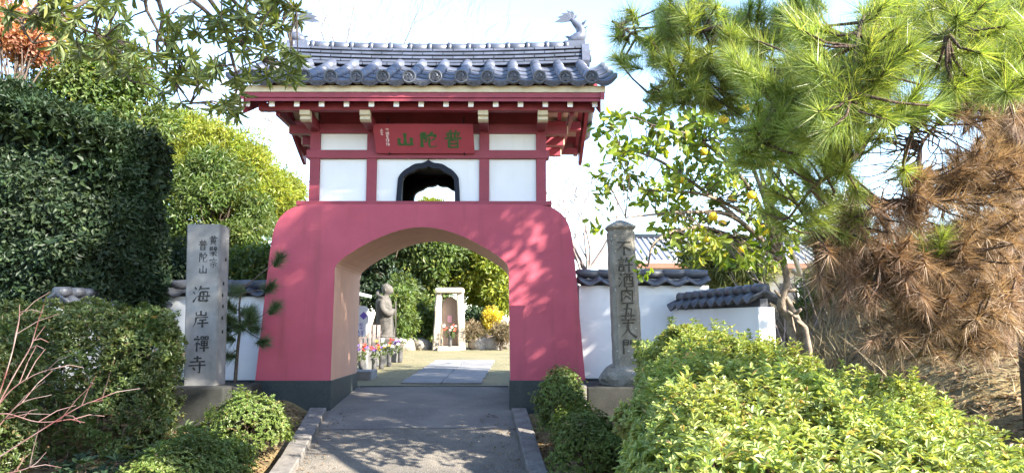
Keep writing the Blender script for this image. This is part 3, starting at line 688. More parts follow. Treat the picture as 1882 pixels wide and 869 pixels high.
for x in rows_x:
    for k in range(NC):
        y = ycs[k]; a = slope(y + .19); put('cover_tile', cover_me, x, y, rz(y) + .050 + .004, a)
    put('eave_disc', disc_me, x, RY0 + .02, rz(RY0) + .068, 0)
for i in range(NR + 1):
    x = X0 + PITCHX / 2 - i * PITCHX; edge = i in (0, NR)
    for k in range(NC):
        y = ycs[k] + (-.015 if k == 0 else 0); a = slope(y + .19)
        if edge:
            o = put('verge_tile', verge_me if k else vergeeave_me, x, y, rz(y) + .004, a, rzr=0)
            if i == NR: o.scale = (-1, 1, 1)
        else: put('pan_tile', pan_me if k else eavepan_me, x, y, rz(y) + .004, a)
# rear slope, not seen but for its verge: one part
mb = MB()
for x in rows_x:
    pts = [(x, 2 * RYM - y, rz(y) + .05) for y in np.linspace(RY0, 11.3, 9)]; mb.tube(pts, .076, 8)
vs = []; nx_ = 141; ny_ = 10
for y in np.linspace(RY0, 11.34, ny_):
    for j in range(nx_):
        x = GL - .02 + (GR - GL + .06) * j / (nx_ - 1); u = ((x - X0) / PITCHX) % 1; vs.append((x, 2 * RYM - y, rz(y) + .05 * (2 * u - 1) ** 2))
mb.add(vs, [(a * nx_ + b, a * nx_ + b + 1, (a + 1) * nx_ + b + 1, (a + 1) * nx_ + b) for a in range(ny_ - 1) for b in range(nx_ - 1)])
o = mb.build('rear_tiling', M['tile'], gate); o['kind'] = 'stuff'
for s, x in ((1, X0 + PITCHX / 2), (-1, X0 + PITCHX / 2 - NR * PITCHX)):
    for k in range(NC):
        y = ycs[k]; a = slope(y + .19); o = link('verge_tile', verge_me, None, gate, (x, 2 * RYM - y, rz(y) + .006), (a, 0, math.pi)); o.scale = (-s, 1, 1)

# ---- ridge: courses of flat tiles, a cap and the end blocks
RL, RR = -3.20, 1.10
def lift(x): t = (x - (RL + RR) / 2) / ((RR - RL) / 2); return .055 * t * t
courses = [(.19, .066, .36), (.137, .060, .30), (.129, .060, .30), (.121, .060, .30), (.113, .060, .30)]
zb = 5.352
for ci, (hw, h, ln) in enumerate(courses):
    x = RL + (ln / 2 if ci % 2 else 0); first = True
    xa = RL
    while xa < RR - .02:
        xb = min(RR, (x + ln) if first and ci % 2 == 0 else (RL + ln / 2 if first else xa + ln))
        first = False
        e = .007; j = random.uniform(-.004, .004); V = []
        for xx in (xa + e, xb - e):
            zl = zb + lift(xx); V += [(xx, RYM - hw + j, zl + .004), (xx, RYM - hw + j + .004, zl + h - .024), (xx, RYM - hw + .035, zl + h - .014), (xx, RYM + hw - .035, zl + h - .014), (xx, RYM + hw, zl + h - .024), (xx, RYM + hw, zl + .004)]
        n = 6
        MB().add(V, [tuple(range(n)), tuple(range(2 * n - 1, n - 1, -1))] + [(i, i + n, (i + 1) % n + n, (i + 1) % n) for i in range(n)]).build('ridge_tile', M['tile'], gate)
        xa = xb
    zb += h
xa = RL; i = 0
while xa < RR - .02:
    xb = min(RR, xa + .29); mb = MB()
    mb.tube([(xa + .003, RYM, zb + lift(xa) + .015), (xb - .003, RYM, zb + lift(xb) + .015)], [.075, .072], 12)
    cp = mb.build('ridge_cap', M['tile'], gate)
    MB().tube([(xa - .004, RYM, zb + lift(xa) + .016), (xa + .05, RYM, zb + lift(xa) + .016)], .087, 12).build('cap_band', M['tile'], cp)
    xa = xb
# core of the ridge and gaps below it
MB().box(RL + .03, RR - .03, RYM - .085, RYM + .085, 5.22, 5.62).build('ridge_core', M['tile'], gate)
for s, xe in ((-1, RL), (1, RR)):
    mb = MB(); zz = 5.36
    prof = [(-.17, zz), (-.20, zz + .08), (-.17, zz + .16), (-.14, zz + .28), (-.09, zz + .36), (0, zz + .40), (.09, zz + .36), (.14, zz + .28), (.17, zz + .16), (.20, zz + .08), (.17, zz)]
    mb.prism_x([(RYM + y, z) for y, z in prof], min(xe, xe + s * .11), max(xe, xe + s * .11)); e = mb.build('ridge_end_tile', M['tile'], gate)
    mb = MB(); mb.tube([(xe + s * .11, RYM, zz + .2), (xe + s * .15, RYM, zz + .2)], [.10, .085], 14); mb.build('end_boss', M['tile'], e)
    # leaping fish: head low and outward, tail thrown up and inward
    zt = 5.83; xo = xe - s * .13
    f = MB()
    body = [(xo - s * .06, RYM, zt - .03), (xo + s * .04, RYM, zt - .01), (xo + s * .13, RYM, zt + .05), (xo + s * .12, RYM, zt + .16), (xo + s * .05, RYM, zt + .24), (xo - s * .01, RYM, zt + .31)]
    f.tube(cr_spline(body, 4), list(np.interp(np.linspace(0, 1, 21), [0, .08, .3, .6, 1], [.035, .075, .095, .07, .03])), 10)
    fish = f.build('ridge_fish', M['tile'], gate)
    f = MB(); tip = Vector((xo + s * .0, RYM, zt + .28))
    for dx, dz in ((-.27, -.02), (-.23, .06), (-.16, .12), (-.08, .17), (-.01, .17), (.07, .10)):
        q = tip + Vector((s * dx, 0, dz)); mid = tip.lerp(q, .55) + Vector((0, 0, .025)); nx2 = Vector((dz, 0, -s * dx)).normalized() * .038
        f.add([tip + Vector((0, -.012, 0)), mid + nx2 + Vector((0, -.01, 0)), q, mid - nx2 + Vector((0, -.01, 0)), tip + Vector((0, .012, 0)), mid + nx2 + Vector((0, .01, 0)), mid - nx2 + Vector((0, .01, 0))],
              [(0, 1, 2, 3), (4, 6, 2, 5), (0, 4, 5, 1), (1, 5, 2), (3, 2, 6), (0, 3, 6, 4)])
    f.build('tail_fin', M['tile'], fish)
    for dz, ln in ((.02, .10), (.10, .12), (.19, .10)):
        for sy in (-1, 1):
            b = Vector((xo + s * .14, RYM + sy * .03, zt + dz + .02)); q = b + Vector((s * ln * .8, sy * .03, .07))
            MB().add([b + Vector((0, 0, -.03)), b + Vector((0, 0, .03)), q, b + Vector((s * .03, -sy * .01, 0))], [(0, 1, 2), (0, 2, 3), (1, 3, 2), (0, 3, 1)]).build('side_fin', M['tile'], fish)
    for k in range(2):
        b = Vector((xo - s * .03 - s * .02 * k, RYM, zt + .02 + .0 * k)); q = b + Vector((-s * .07, 0, .03 - k * .015))
        MB().add([b + Vector((0, -.015, .015)), b + Vector((0, .015, .015)), b + Vector((0, 0, -.02)), q], [(0, 1, 2), (0, 1, 3), (1, 2, 3), (2, 0, 3)]).build('whisker', M['tile'], fish)
    f = MB(); f.box(min(xo - s * .12, xo + s * .2), max(xo - s * .12, xo + s * .2), RYM - .08, RYM + .08, zt - .16, zt - .05, .012); f.build('fish_base', M['tile'], fish)

# ================================================================== NAME PLAQUE
pq = thing('name_plaque', 'dark red wooden plaque with three green characters under the gate eaves', 'sign', (UX - .03, 10.5, 3.90))
tl, tr, brr, bl = at(684, 226, 10.34), at(869, 226, 10.34), at(872, 282, 10.55), at(691, 282, 10.55)
zb_, zt_ = 3.905, 4.265; yb_, yt_ = 10.55, 10.36
xl_t, xr_t, xl_b, xr_b = tl.x, tr.x, bl.x, brr.x
xl_t = (tl.x + bl.x) / 2 - .012; xl_b = xl_t + .03; xr_t = (tr.x + brr.x) / 2 - .01; xr_b = xr_t + .02
nrm = Vector((0, -(zt_ - zb_), -(yb_ - yt_))).normalized(); dn = Vector((0, yb_ - yt_, zb_ - zt_)).normalized()
th = nrm * .03
A = [Vector((xl_t, yt_, zt_)), Vector((xr_t, yt_, zt_)), Vector((xr_b, yb_, zb_)), Vector((xl_b, yb_, zb_))]
vs = A + [p - th for p in A]
MB().add(vs, [(0, 1, 2, 3), (7, 6, 5, 4), (0, 4, 5, 1), (1, 5, 6, 2), (2, 6, 7, 3), (3, 7, 4, 0)]).build('board', M['plaque'], pq)
for xx in (UX - .52, UX + .50):
    MB().tube([(xx, 10.545, 3.925), (xx, 10.56, 3.895), (xx, 10.62, 3.895)], .008, 6).build('hook', M['black'], pq)
    MB().tube([(xx, 10.375, 4.25), (xx, 10.37, 4.32), (xx, 10.46, 4.40)], .008, 6).build('hanger', M['black'], pq)
hh = .405
for ch, px0, sz in (('\u5c71', 727, .23), ('\u9640', 770, .235), ('\u666e', 816, .25)):
    fx = (px0 - 684) / (871 - 684); o = Vector((xl_t + fx * (xr_t - xl_t), yt_, zt_)) + dn * (.10 if ch != '\u666e' else .082)
    m_ = MB(); brush(m_, ch, o, (1, 0, 0), dn, nrm, sz, .19 if ch != '\u666e' else .15, .004, 1.02); m_.build('character', M['greenink'], pq)
for k, ch in enumerate(('sig1', 'sig2', 'sig3', 'sig4', 'sig5')):
    o = Vector((xl_t + .165, yt_, zt_)) + dn * (.058 + k * .049); m_ = MB(); brush(m_, ch, o, (1, 0, 0), dn, nrm, .05, .13, .003, 1.05); m_.build('signature_character', M['whiteink'], pq)
for k, ch in enumerate(('sig6', 'sig3')):
    o = Vector((xl_t + .092, yt_, zt_)) + dn * (.062 + k * .045); m_ = MB(); brush(m_, ch, o, (1, 0, 0), dn, nrm, .05, .12, .003, 1.05); m_.build('signature_character', M['whiteink'], pq)

# ================================================================== GARDEN WALLS
def coping_tile_mesh(name, ln, w=.20):
    """one S-shaped tile lying across the slope"""
    mb = MB(); k = 8; vs = []
    for y, z in ((0, 0), (w, .09)):
        for dz in (0, -.03):
            for j in range(k):
                t = j / (k - 1); vs.append(((t - .5) * ln, -w + y if False else y - w, z + dz + .035 * math.cos(t * 2 * math.pi * .9 + .4)))
    fs = [(j, j + 1, 2 * k + j + 1, 2 * k + j) for j in range(k - 1)] + [(k + j, k + j + 1, 3 * k + j + 1, 3 * k + j) for j in range(k - 1)] + [(j, j + 1, k + j + 1, k + j) for j in range(k - 1)] + [(2 * k + j, 2 * k + j + 1, 3 * k + j + 1, 3 * k + j) for j in range(k - 1)] + [(0, k, 3 * k, 2 * k), (k - 1, 2 * k - 1, 4 * k - 1, 3 * k - 1)]
    mb.add(vs, fs, True); return mb.mesh(name, M['tiledark'])
ct_me = coping_tile_mesh('coping_tile', .30)
rt_mb = MB(); rt_mb.tube([(-.155, 0, 0), (-.15, 0, .006), (.15, 0, .0)], [.05, .068, .062], 12); rt_me = rt_mb.mesh('ridge_roll', M['tiledark'])
def garden_wall(p0, p1, z0, z1, label, band=True, step=.29, thick=.24, dz=0.0):
    p0, p1 = Vector(p0), Vector(p1); d = (p1 - p0); ln = d.length; ang = math.atan2(d.y, d.x); mid = (p0 + p1) / 2
    zb0 = gz1(mid.x, mid.y) - .3
    t = thing('garden_wall', label, 'wall', (mid.x, mid.y, zb0 + .3)); t.rotation_euler = (0, 0, ang)
    b = zb0 + .3
    def pb(name, x0, x1, y0, y1, za, zb2, mat, bev=.01):
        return MB().box(x0, x1, y0, y1, za - b, zb2 - b, bev).build(name, mat, t, local=True)
    h = ln / 2
    pb('plaster', -h, h, -thick / 2, thick / 2, z0, z1, M['white'])
    pb('foot_band', -h + .005, h - .005, -thick / 2 + (-.012), thick / 2 + .012, zb0, z0 + .002, M['granite'])
    pb('coping_bed', -h + .04, h - .04, -.06, .06, z1 - .004, z1 + .10, M['tiledark'])
    n = max(2, int(round(ln / step)))
    for k in range(n):
        x = -h + (k + .5) * ln / n
        for s in (0, 1):
            o = link('coping_tile', ct_me, None, t); o.location = (x + random.uniform(-.004, .004), 0, z1 - b + .045 + dz * (k / n)); o.rotation_euler = (random.uniform(-.03, .03), random.uniform(-.02, .02), math.pi * s); o.scale = (ln / n / .29, 1.05, 1)
        o = link('ridge_roll', rt_me, None, t); o.location = (x, 0, z1 - b + .165 + dz * (k / n)); o.scale = (ln / n / .29, 1, 1); o.rotation_euler = (0, random.uniform(-.01, .01), 0)
    return t
garden_wall((.99, 11.05, 0), (2.80, 11.05, 0), .86, 2.13, 'white plastered wall running from the gate behind the leaning octagonal stone pillar')
garden_wall((2.36, 10.78, 0), (3.02, 9.2, 0), .86, 1.79, 'low white wall with a stepped-down tile coping beside the citrus trunk', step=.17, dz=.05)
garden_wall((-3.27, 11.05, 0), (-4.98, 11.05, 0), .84, 1.98, 'white plastered wall behind the square inscribed stone pillar and pine sapling')
garden_wall((-4.72, 10.8, 0), (-5.3, 9.3, 0), .84, 1.80, 'low white wall half buried in the clipped hedge below dark shrubs', step=.17)

# ================================================================== STONE PILLARS
st = thing('stone_pillar', 'square grey granite pillar with black brush writing on a concrete base', 'stone pillar', (-3.58, 9.45, .88))
mb = MB(); bm = bmesh.new(); bmesh.ops.create_cube(bm, size=1)
for v in bm.verts:
    t = v.co.z + .5; hw = .185 + .012 * t; v.co = (-3.565 - .035 * t + v.co.x * 2 * hw, 9.465 + v.co.y * .33, .85 + t * 1.92)
bmesh.ops.bevel(bm, geom=bm.edges[:], offset=.012, segments=2, affect='EDGES'); mb.bm(bm); mb.build('shaft', M['stone'], st)
fy = 9.30
def col_chars(parent, chs, px, pys, size, mat, Yp, wd, asp=1.0, nrm=(0, -1, 0)):
    for ch, py in zip(chs, pys):
        c = at(px, py, Yp); mm = MB(); brush(mm, ch, (c.x - size * asp / 2, Yp, c.z + size / 2), (1, 0, 0), (0, 0, -1), nrm, size, wd, .0015, asp); mm.build('character', mat, parent)
col_chars(st, '\u9ec4\u6a97\u5b97', 392, (442, 462, 483), .118, M['ink'], fy, .115, .85)
col_chars(st, '\u666e\u9640\u5c71', 373, (450, 473, 495), .125, M['ink'], fy, .115, .85)
for ch, px, py, s_ in (('\u6d77', 370, 541, .215), ('\u5cb8', 369, 586, .20), ('\u79aa', 369, 631, .19), ('\u5bfa', 362, 670, .215)):
    col_chars(st, ch, px, (py,), s_, M['ink'], fy, .115, .98)
for z, y in ((2.36, 9.5), (2.07, 9.45), (1.93, 9.43), (1.80, 9.45), (1.66, 9.44), (1.5, 9.46)):
    mm = MB(); brush(mm, 'mark', (-3.375 - (z - .9) * .012, y - .03, z + .03), (0, 1, 0), (0, 0, -1), (1, 0, 0), .065, .16, .006); mm.build('side_mark', M['ink'], st)
MB().box(-3.98, -3.17, 8.98, 9.9, .25, .885, .02).build('base_block', M['concrete'], st)
MB().box(-3.165, -3.04, 9.25, 9.95, .3, .873, .012).build('base_flank', M['concrete'], st)

s2 = thing('stone_pillar', 'leaning weathered octagonal stone pillar with carved column of characters and pointed cap', 'stone pillar', (1.42, 9.45, .9))
def oct_ring(cx, cy, hw, ch, z): 
    return [(cx - hw + ch, cy - hw, z), (cx + hw - ch, cy - hw, z), (cx + hw, cy - hw + ch, z), (cx + hw, cy + hw - ch, z), (cx + hw - ch, cy + hw, z), (cx - hw + ch, cy + hw, z), (cx - hw, cy + hw - ch, z), (cx - hw, cy - hw + ch, z)]
def loft(mb, rings):
    n = len(rings[0]); vs = [p for r_ in rings for p in r_]
    fs = [(i * n + j, i * n + (j + 1) % n, (i + 1) * n + (j + 1) % n, (i + 1) * n + j) for i in range(len(rings) - 1) for j in range(n)]
    mb.add(vs, fs + [tuple(range(n - 1, -1, -1)), tuple((len(rings) - 1) * n + j for j in range(n))])
mb = MB(); zs = np.linspace(.98, 2.69, 15); rings = []
for z in zs:
    t = (z - .98) / 1.71; j = random.uniform(-.004, .004); rings.append(oct_ring(1.435 - .068 * t + j, 9.45, .165 - .012 * t + random.uniform(-.004, .004), .045, z))
loft(mb, rings); mb.build('shaft', M['oldstone'], s2)
mb = MB(); cx = 1.366; loft(mb, [oct_ring(cx, 9.45, .145, .05, 2.68), oct_ring(cx, 9.45, .145, .05, 2.705), oct_ring(cx, 9.45, .172, .055, 2.74), oct_ring(cx, 9.45, .172, .055, 2.76), oct_ring(cx, 9.45, .08, .03, 2.815), oct_ring(cx, 9.45, .02, .008, 2.84)]); mb.build('cap', M['oldstone'], s2)
chs = '\u4e0d\u8a31\u9152\u8089\u4e94\u8f9b\u5165\u9580'
pys = (455, 486, 514, 541, 568, 589, 606, 637)
for ch, py in zip(chs, pys):
    z = at(1145, py, 9.28).z; t = (z - .98) / 1.71; cx_ = 1.435 - .068 * t + .01; yf = 9.45 - (.165 - .012 * t) ; s_ = .185 if ch != '\u5165' else .2
    mm = MB(); brush(mm, ch, (cx_ - s_ * .5, yf - .003, z + s_ / 2), (1, 0, 0), (0, 0, -1), (0, -1, 0), s_, .12, .002, 1.0); mm.build('carved_character', M['carved'], s2)
bm = bmesh.new(); bmesh.ops.create_icosphere(bm, subdivisions=3, radius=1)
for v in bm.verts:
    n_ = float(wob(np.array([v.co]), 1.6, .38, 5)[0]); q = v.co * (1 + n_)
    v.co = (1.42 + math.copysign(abs(q.x) ** .8, q.x) * .30, 9.43 + q.y * .27, .96 + max(-.12, q.z * .17))
MB().bm(bm, False).build('rock_foot', M['oldstone'], s2)
cb = thing('concrete_block', 'stained concrete block darkened in colour for shade, under the octagonal stone pillar', 'block', (1.4, 9.4, .3))
MB().box(.90, 2.0, 8.98, 10.0, .15, .888, .02).build('body', M['concrete'], cb)
MB().box(.78, .897, 8.98, 10.1, .15, .905, .02).build('side_slab', M['kerb'], cb)

# ================================================================== BEYOND THE PASSAGE
def gpt(px, Y): p = at(px, 600, Y); return Vector((p.x, Y, float(path_z(Y))))
def boulder(loc, r, mat, seed, sub=3, amp=.22):
    bm = bmesh.new(); bmesh.ops.create_icosphere(bm, subdivisions=sub, radius=1)
    for v in bm.verts:
        q = v.co * (1 + float(wob(np.array([v.co]), 1.5, amp, seed)[0])); v.co = (loc[0] + q.x * r[0], loc[1] + q.y * r[1], loc[2] + q.z * r[2])
    return MB().bm(bm, False)
# stone shrine of two posts and a lintel
NY = 21.0; c0 = gpt(827, NY)
ns = thing('stone_shrine', 'open stone shrine of two rough posts and a slab lintel behind the gate', 'shrine', c0)
def rough_post(x0t, x1t, x0b, x1b, zb, zt, y0, y1, name):
    mb = MB(); rings = []
    for k in range(9):
        t = k / 8; j = random.uniform(-.012, .012); xa = x0b + (x0t - x0b) * t + j; xb = x1b + (x1t - x1b) * t + random.uniform(-.012, .012); c = .03
        z = zb + (zt - zb) * t; rings.append([(xa + c, y0, z), (xb - c, y0, z), (xb, y0 + c, z), (xb, y1 - c, z), (xb - c, y1, z), (xa + c, y1, z), (xa, y1 - c, z), (xa, y0 + c, z)])
    loft(mb, rings); return mb.build(name, M['shrine'], ns)
M['shrine'] = pm('pale_stone', (.42, .36, .29), (.30, .25, .20), 6, .9, .7, 40, speck=((.52, .47, .40), 20, .6), dist=.015)
M['pinkstone'] = pm('tan_stone', (.33, .245, .19), (.27, .20, .16), 5, .9, .4, 50, dist=.008)
def bx(px): return at(px, 600, NY).x
rough_post(bx(801), bx(812), bx(795), bx(808), c0.z - .1, c0.z + 1.50, NY - .15, NY + .35, 'post')
rough_post(bx(839), bx(851), bx(843), bx(856), c0.z - .1, c0.z + 1.50, NY - .15, NY + .35, 'post')
MB().box(bx(800), bx(852), NY - .22, NY + .42, c0.z + 1.49, c0.z + 1.63, .05).build('lintel', M['shrine'], ns)
mb = MB(); pl = [(bx(812), c0.z), (bx(812), c0.z + 1.15)] + [(bx(826) - math.cos(a) * .19, c0.z + 1.2 + math.sin(a) * .2) for a in np.linspace(.1, math.pi - .1, 9)] + [(bx(841), c0.z + 1.15), (bx(841), c0.z)]
mb.prism(pl, NY + .12, NY + .27); mb.build('inner_stone', M['pinkstone'], ns)
MB().box(bx(822), bx(830), NY + .10, NY + .125, c0.z + .72, c0.z + .90, .004).build('pink_card', pm('pink_card', (.62, .30, .34), (.6, .32, .36), 9), ns)
MB().box(bx(806), bx(846), NY - .35, NY + .1, c0.z - .1, c0.z + .10, .03).build('front_step', M['shrine'], ns)
# flowers: stems, leaves and blooms
def bouquet(name, label, loc, h, sp, kinds, n=26, vase=True, cat='flowers', group=None):
    loc = Vector(loc); t = thing(name, label, cat, loc, group)
    zb = .0
    if vase:
        MB().lathe([(.0, 0), (.045, 0), (.05, .02), (.042, .12), (.05, h * .5), (.052, h * .52), (.04, h * .52), (.035, h * .4)], 0, 0, 10).build('vase', M['vase'], t, local=True); zb = h * .4
    tips = np.array([(random.gauss(0, sp * .5), random.gauss(0, sp * .4), zb + h * random.uniform(.35, .7)) for _ in range(n)])
    b = np.array(loc)
    mb = MB()
    for q in tips: mb.tube([loc + Vector((0, 0, zb)), loc + Vector(q)], .004, 3, cap=False)
    mb.build('stems', L_['mid'], t)
    k = n * 7; p = b + np.repeat(tips, 7, 0) * rng.uniform(.5, .95, (k, 1)); leaves('leaves', p, rnd_dir(k) + [0, 0, .3], rnd_dir(k), .07, .025, L_['mid'], t)
    for i, kd in enumerate(kinds):
        q = tips[i::len(kinds)]; m_ = 12; c, ax, nn = rosettes(b + q + [0, 0, .01], np.tile([0, -.7, .7], (len(q), 1)), m_, 1.0)
        leaves('blooms', c, ax, nn, .045, .03, L_[kd], t)
    return t
M['vase'] = pm('dark_vase', (.05, .05, .055), (.09, .085, .08), 12, .5)
bouquet('flower_bunch', 'small red and white flowers at the foot of the open stone shrine', (bx(829), NY - .3, c0.z + .1), .5, .28, ('flower_r', 'flower_w'), 16)
for i, (px, r_, lab) in enumerate(((880, (.27, .25, .27), 'rounded pale boulder beside the stone shrine under the yellow bush'), (904, (.24, .25, .25), 'pale boulder with a mossy cleft by the dry stems'))):
    q = gpt(px, NY + .2); tag(boulder((q.x, q.y, q.z + .10), r_, None, 20 + i).build('boulder', M['shrine']), lab, 'rock', 'boulders in the yard', 'thing')
for i, (px, Y, r_, lab) in enumerate(((745, 21, (.28, .3, .26), 'dull grey rock at the foot of the leafy thicket'), (772, 21.3, (.3, .3, .24), 'low brown rock between thicket and stone shrine'), (930, 21.6, (.25, .3, .2), 'flat rock behind the dry stems at the passage edge'))):
    q = gpt(px, Y); tag(boulder((q.x, q.y, q.z + .06), r_, None, 30 + i).build('boulder', M['oldstone']), lab, 'rock', 'boulders in the yard', 'thing')

# statue of a robed monk on a pedestal, looking across the yard
SY = 17.5; s0 = gpt(707, SY); z0 = s0.z; M['statue'] = pm('shaded_statue_stone', (.095, .085, .075), (.055, .05, .045), 9, .9, .6, 50, speck=((.16, .15, .13), 30, .64), dist=.012)  # stone colour darkened to stand in for the shade on the statue
stt = thing('monk_statue', 'grey stone statue of a robed standing monk seen in profile behind the gate', 'statue', s0)
mb = MB(); loft(mb, [[(s0.x + sx * a, SY + sy * a, z0 + z) for sx, sy in ((-1, -1), (1, -1), (1, 1), (-1, 1))] for a, z in ((.36, -.1), (.36, .30), (.28, .32), (.28, .46), (.24, .50))]); mb.build('pedestal', M['statue'], stt)
zs0 = z0 + .50; ns_ = 28; rings = []
secs = [(.0, .20, .20, .02), (.05, .205, .20, .02), (.25, .185, .185, .01), (.45, .18, .19, .0), (.60, .185, .205, -.015), (.72, .18, .215, -.03), (.80, .165, .205, -.035), (.86, .13, .16, -.03), (.89, .085, .09, -.01), (.915, .068, .066, .015), (.94, .078, .070, .03), (.965, .098, .082, .04), (1.0, .112, .092, .04), (1.04, .118, .098, .035), (1.09, .116, .098, .03), (1.135, .10, .085, .02), (1.165, .065, .055, .015), (1.178, .02, .02, .012)]
for z, rx, ry, dx in secs:
    ring = []
    for k in range(ns_):
        a = 2 * math.pi * k / ns_; fold = 1 + (.07 * math.sin(a * 8 + z * 2) * (1 - z / .8) if z < .8 else 0); ca = math.cos(a)
        x = ca * rx * fold; y = math.sin(a) * ry * fold
        if ca > .9: x += {.965: .012, 1.0: .034, 1.04: .014, 1.09: .018, .94: .016}.get(z, 0)     # chin, nose, brow
        ring.append((s0.x + dx + x, SY + y, zs0 + z))
    rings.append(ring)
mb = MB(); loft(mb, rings); mb.sm = [True] * len(mb.sm); mb.build('figure', M['statue'], stt)
for sy in (-1, 1):      # sleeves bent to the joined hands, ears
    mb = MB(); mb.tube(cr_spline([(s0.x - .04, SY + sy * .17, zs0 + .80), (s0.x - .02, SY + sy * .215, zs0 + .62), (s0.x + .10, SY + sy * .17, zs0 + .52), (s0.x + .20, SY + sy * .05, zs0 + .60)], 5), list(np.interp(np.linspace(0, 1, 16), [0, .4, .75, 1], [.06, .075, .085, .035])), 9); mb.build('sleeve', M['statue'], stt)
    mb = MB(); mb.tube([(s0.x + .02, SY + sy * .095, zs0 + .98), (s0.x + .015, SY + sy * .108, zs0 + 1.03), (s0.x + .02, SY + sy * .1, zs0 + 1.07)], [.012, .022, .012], 6); mb.build('ear', M['statue'], stt)
mb = MB(); mb.tube([(s0.x + .25, SY - .06, zs0), (s0.x + .24, SY - .05, zs0 + .78)], .014, 6); mb.build('staff', M['statue'], stt)
mb = MB(); mb.tube(cr_spline([(s0.x - .02, SY - .16, zs0 + .86), (s0.x - .16, SY - .05, zs0 + .93), (s0.x - .16, SY + .07, zs0 + 1.0)], 4), list(np.linspace(.035, .045, 9)), 8); mb.build('hood', M['statue'], stt)
mb = MB(); mb.lathe([(.0, zs0 - .0), (.25, zs0), (.25, zs0 + .03), (.22, zs0 + .05), (.0, zs0 + .05)], s0.x, SY, 20); mb.build('lotus_base', M['statue'], stt)
# flower stands: a low kerb, short posts, vases
for i, px in enumerate((669, 682, 697, 712, 728)):
    Yp = 14.6 + i * .62; q = gpt(px, Yp)
    t = thing('stone_post', ('first', 'second', 'third', 'fourth', 'last')[i] + ' short pale stone post counted from the white banner', 'post', q, 'stone posts before the statue')
    MB().box(q.x - .075, q.x + .075, Yp - .09, Yp + .09, q.z - .05, q.z + .34 + .02 * (i % 2), .012).build('shaft', M['stone'], t)
    MB().box(q.x - .085, q.x + .085, Yp - .1, Yp + .1, q.z + .35 + .02 * (i % 2), q.z + .40 + .02 * (i % 2), .01).build('cap', M['stone'], t)
fl = [(664, 14.3, ('flower_p', 'flower_r'), 'red and purple flowers in a dark vase nearest the white banner'), (688, 14.9, ('flower_r', 'flower_p'), 'red flowers in a dark vase among the short stone posts'),
      (701, 15.4, ('flower_y', 'flower_y', 'flower_w'), 'yellow and white flowers in a vase under the monk statue'), (715, 15.9, ('flower_w', 'flower_r'), 'white and red flowers in a vase beside the monk statue'), (735, 17.0, ('flower_p', 'flower_w'), 'purple and white flowers at the end of the stone post row')]
for px, Y, kd, lab in fl: q = gpt(px, Y); bouquet('flower_vase', lab, (q.x + .03, Y - .12, q.z), .48, .14, kd, 8)
q = gpt(672, 13.6); tag(MB().box(q.x - .5, q.x + .16, 13.3, 13.95, q.z - .1, q.z + .13, .015).build('stone_step', M['stone']), 'pale stone step against the passage jamb inside the yard', 'step', kind='thing')
# rails of a low wooden fence behind the posts
fn = thing('low_fence', 'low grey wooden fence beside the monk statue pedestal', 'fence', gpt(680, 16.5))
for px in (664, 672, 680, 688, 696): q = gpt(px, 16.5); MB().box(q.x - .03, q.x + .03, 16.47, 16.53, q.z - .05, q.z + .80, .006).build('picket', M['paletwig'], fn)
a, b = gpt(658, 16.5), gpt(700, 16.5)
MB().box(a.x, b.x, 16.535, 16.57, a.z + .62, a.z + .68, .005).build('rail', M['paletwig'], fn)
# white banner on a pole, small shelter roof behind it
q = gpt(663, 14.0); bn = thing('banner', 'white rounded banner with purple marks on a pole inside the yard', 'banner', q)
zt = at(665, 562, 14).z; zb2 = at(665, 618, 14).z; xr = at(677, 600, 14).x; xl = xr - .40
bp = []
for cx_, cz_, a0 in ((xr - .09, zt - .09, 0), (xl + .09, zt - .09, 90), (xl + .09, zb2 + .09, 180), (xr - .09, zb2 + .09, 270)):
    for k in range(5): a = R(a0 + k * 22.5); bp.append((cx_ + .09 * math.cos(a), cz_ + .09 * math.sin(a)))
MB().prism(bp, 13.99, 14.01).build('cloth', M['whitepaint'], bn)
MB().tube([(xl + .03, 14.02, q.z - .05), (xl + .03, 14.02, zt + .12)], .014, 8).build('pole', M['vase'], bn)
M['purple'] = pm('purple_print', (.16, .10, .42), (.2, .14, .46), 20)
mb = MB(); cx_, cz_ = xr - .085, zt - .17; mb.add([(cx_ - .07, 13.986, cz_), (cx_, 13.986, cz_ + .07), (cx_ + .07, 13.986, cz_), (cx_, 13.986, cz_ - .07)], [(0, 1, 2, 3)]); mb.build('emblem', M['purple'], bn)
for k, ch in enumerate(('sig3', 'sig4')):
    mm = MB(); brush(mm, ch, (xr - .19, 13.99, zt - .29 - k * .13), (1, 0, 0), (0, 0, -1), (0, -1, 0), .12, .1, .002); mm.build('character', M['purple'], bn)
sh = thing('shelter', 'small open shelter with pale green roof edge behind the banner', 'shelter', gpt(640, 16.2))
zr = at(670, 538, 16).z; xr2 = at(683, 540, 17.4).x
mb = MB(); mb.prism([(xr2 - 2.2, zr + .32), (xr2 - 2.2, zr + .26), (xr2, zr - .05), (xr2, zr + .01)], 15.6, 17.4); mb.build('roof', pm('pale_green_metal', (.50, .60, .55), (.42, .5, .46), 9, .5), sh)
for px, Y in ((667, 15.8), (667, 17.2)):
    xx = xr2 - .25; MB().box(xx - .04, xx + .04, Y - .04, Y + .04, float(path_z(Y)) - .1, zr + .02, .005).build('post', M['bark'], sh)

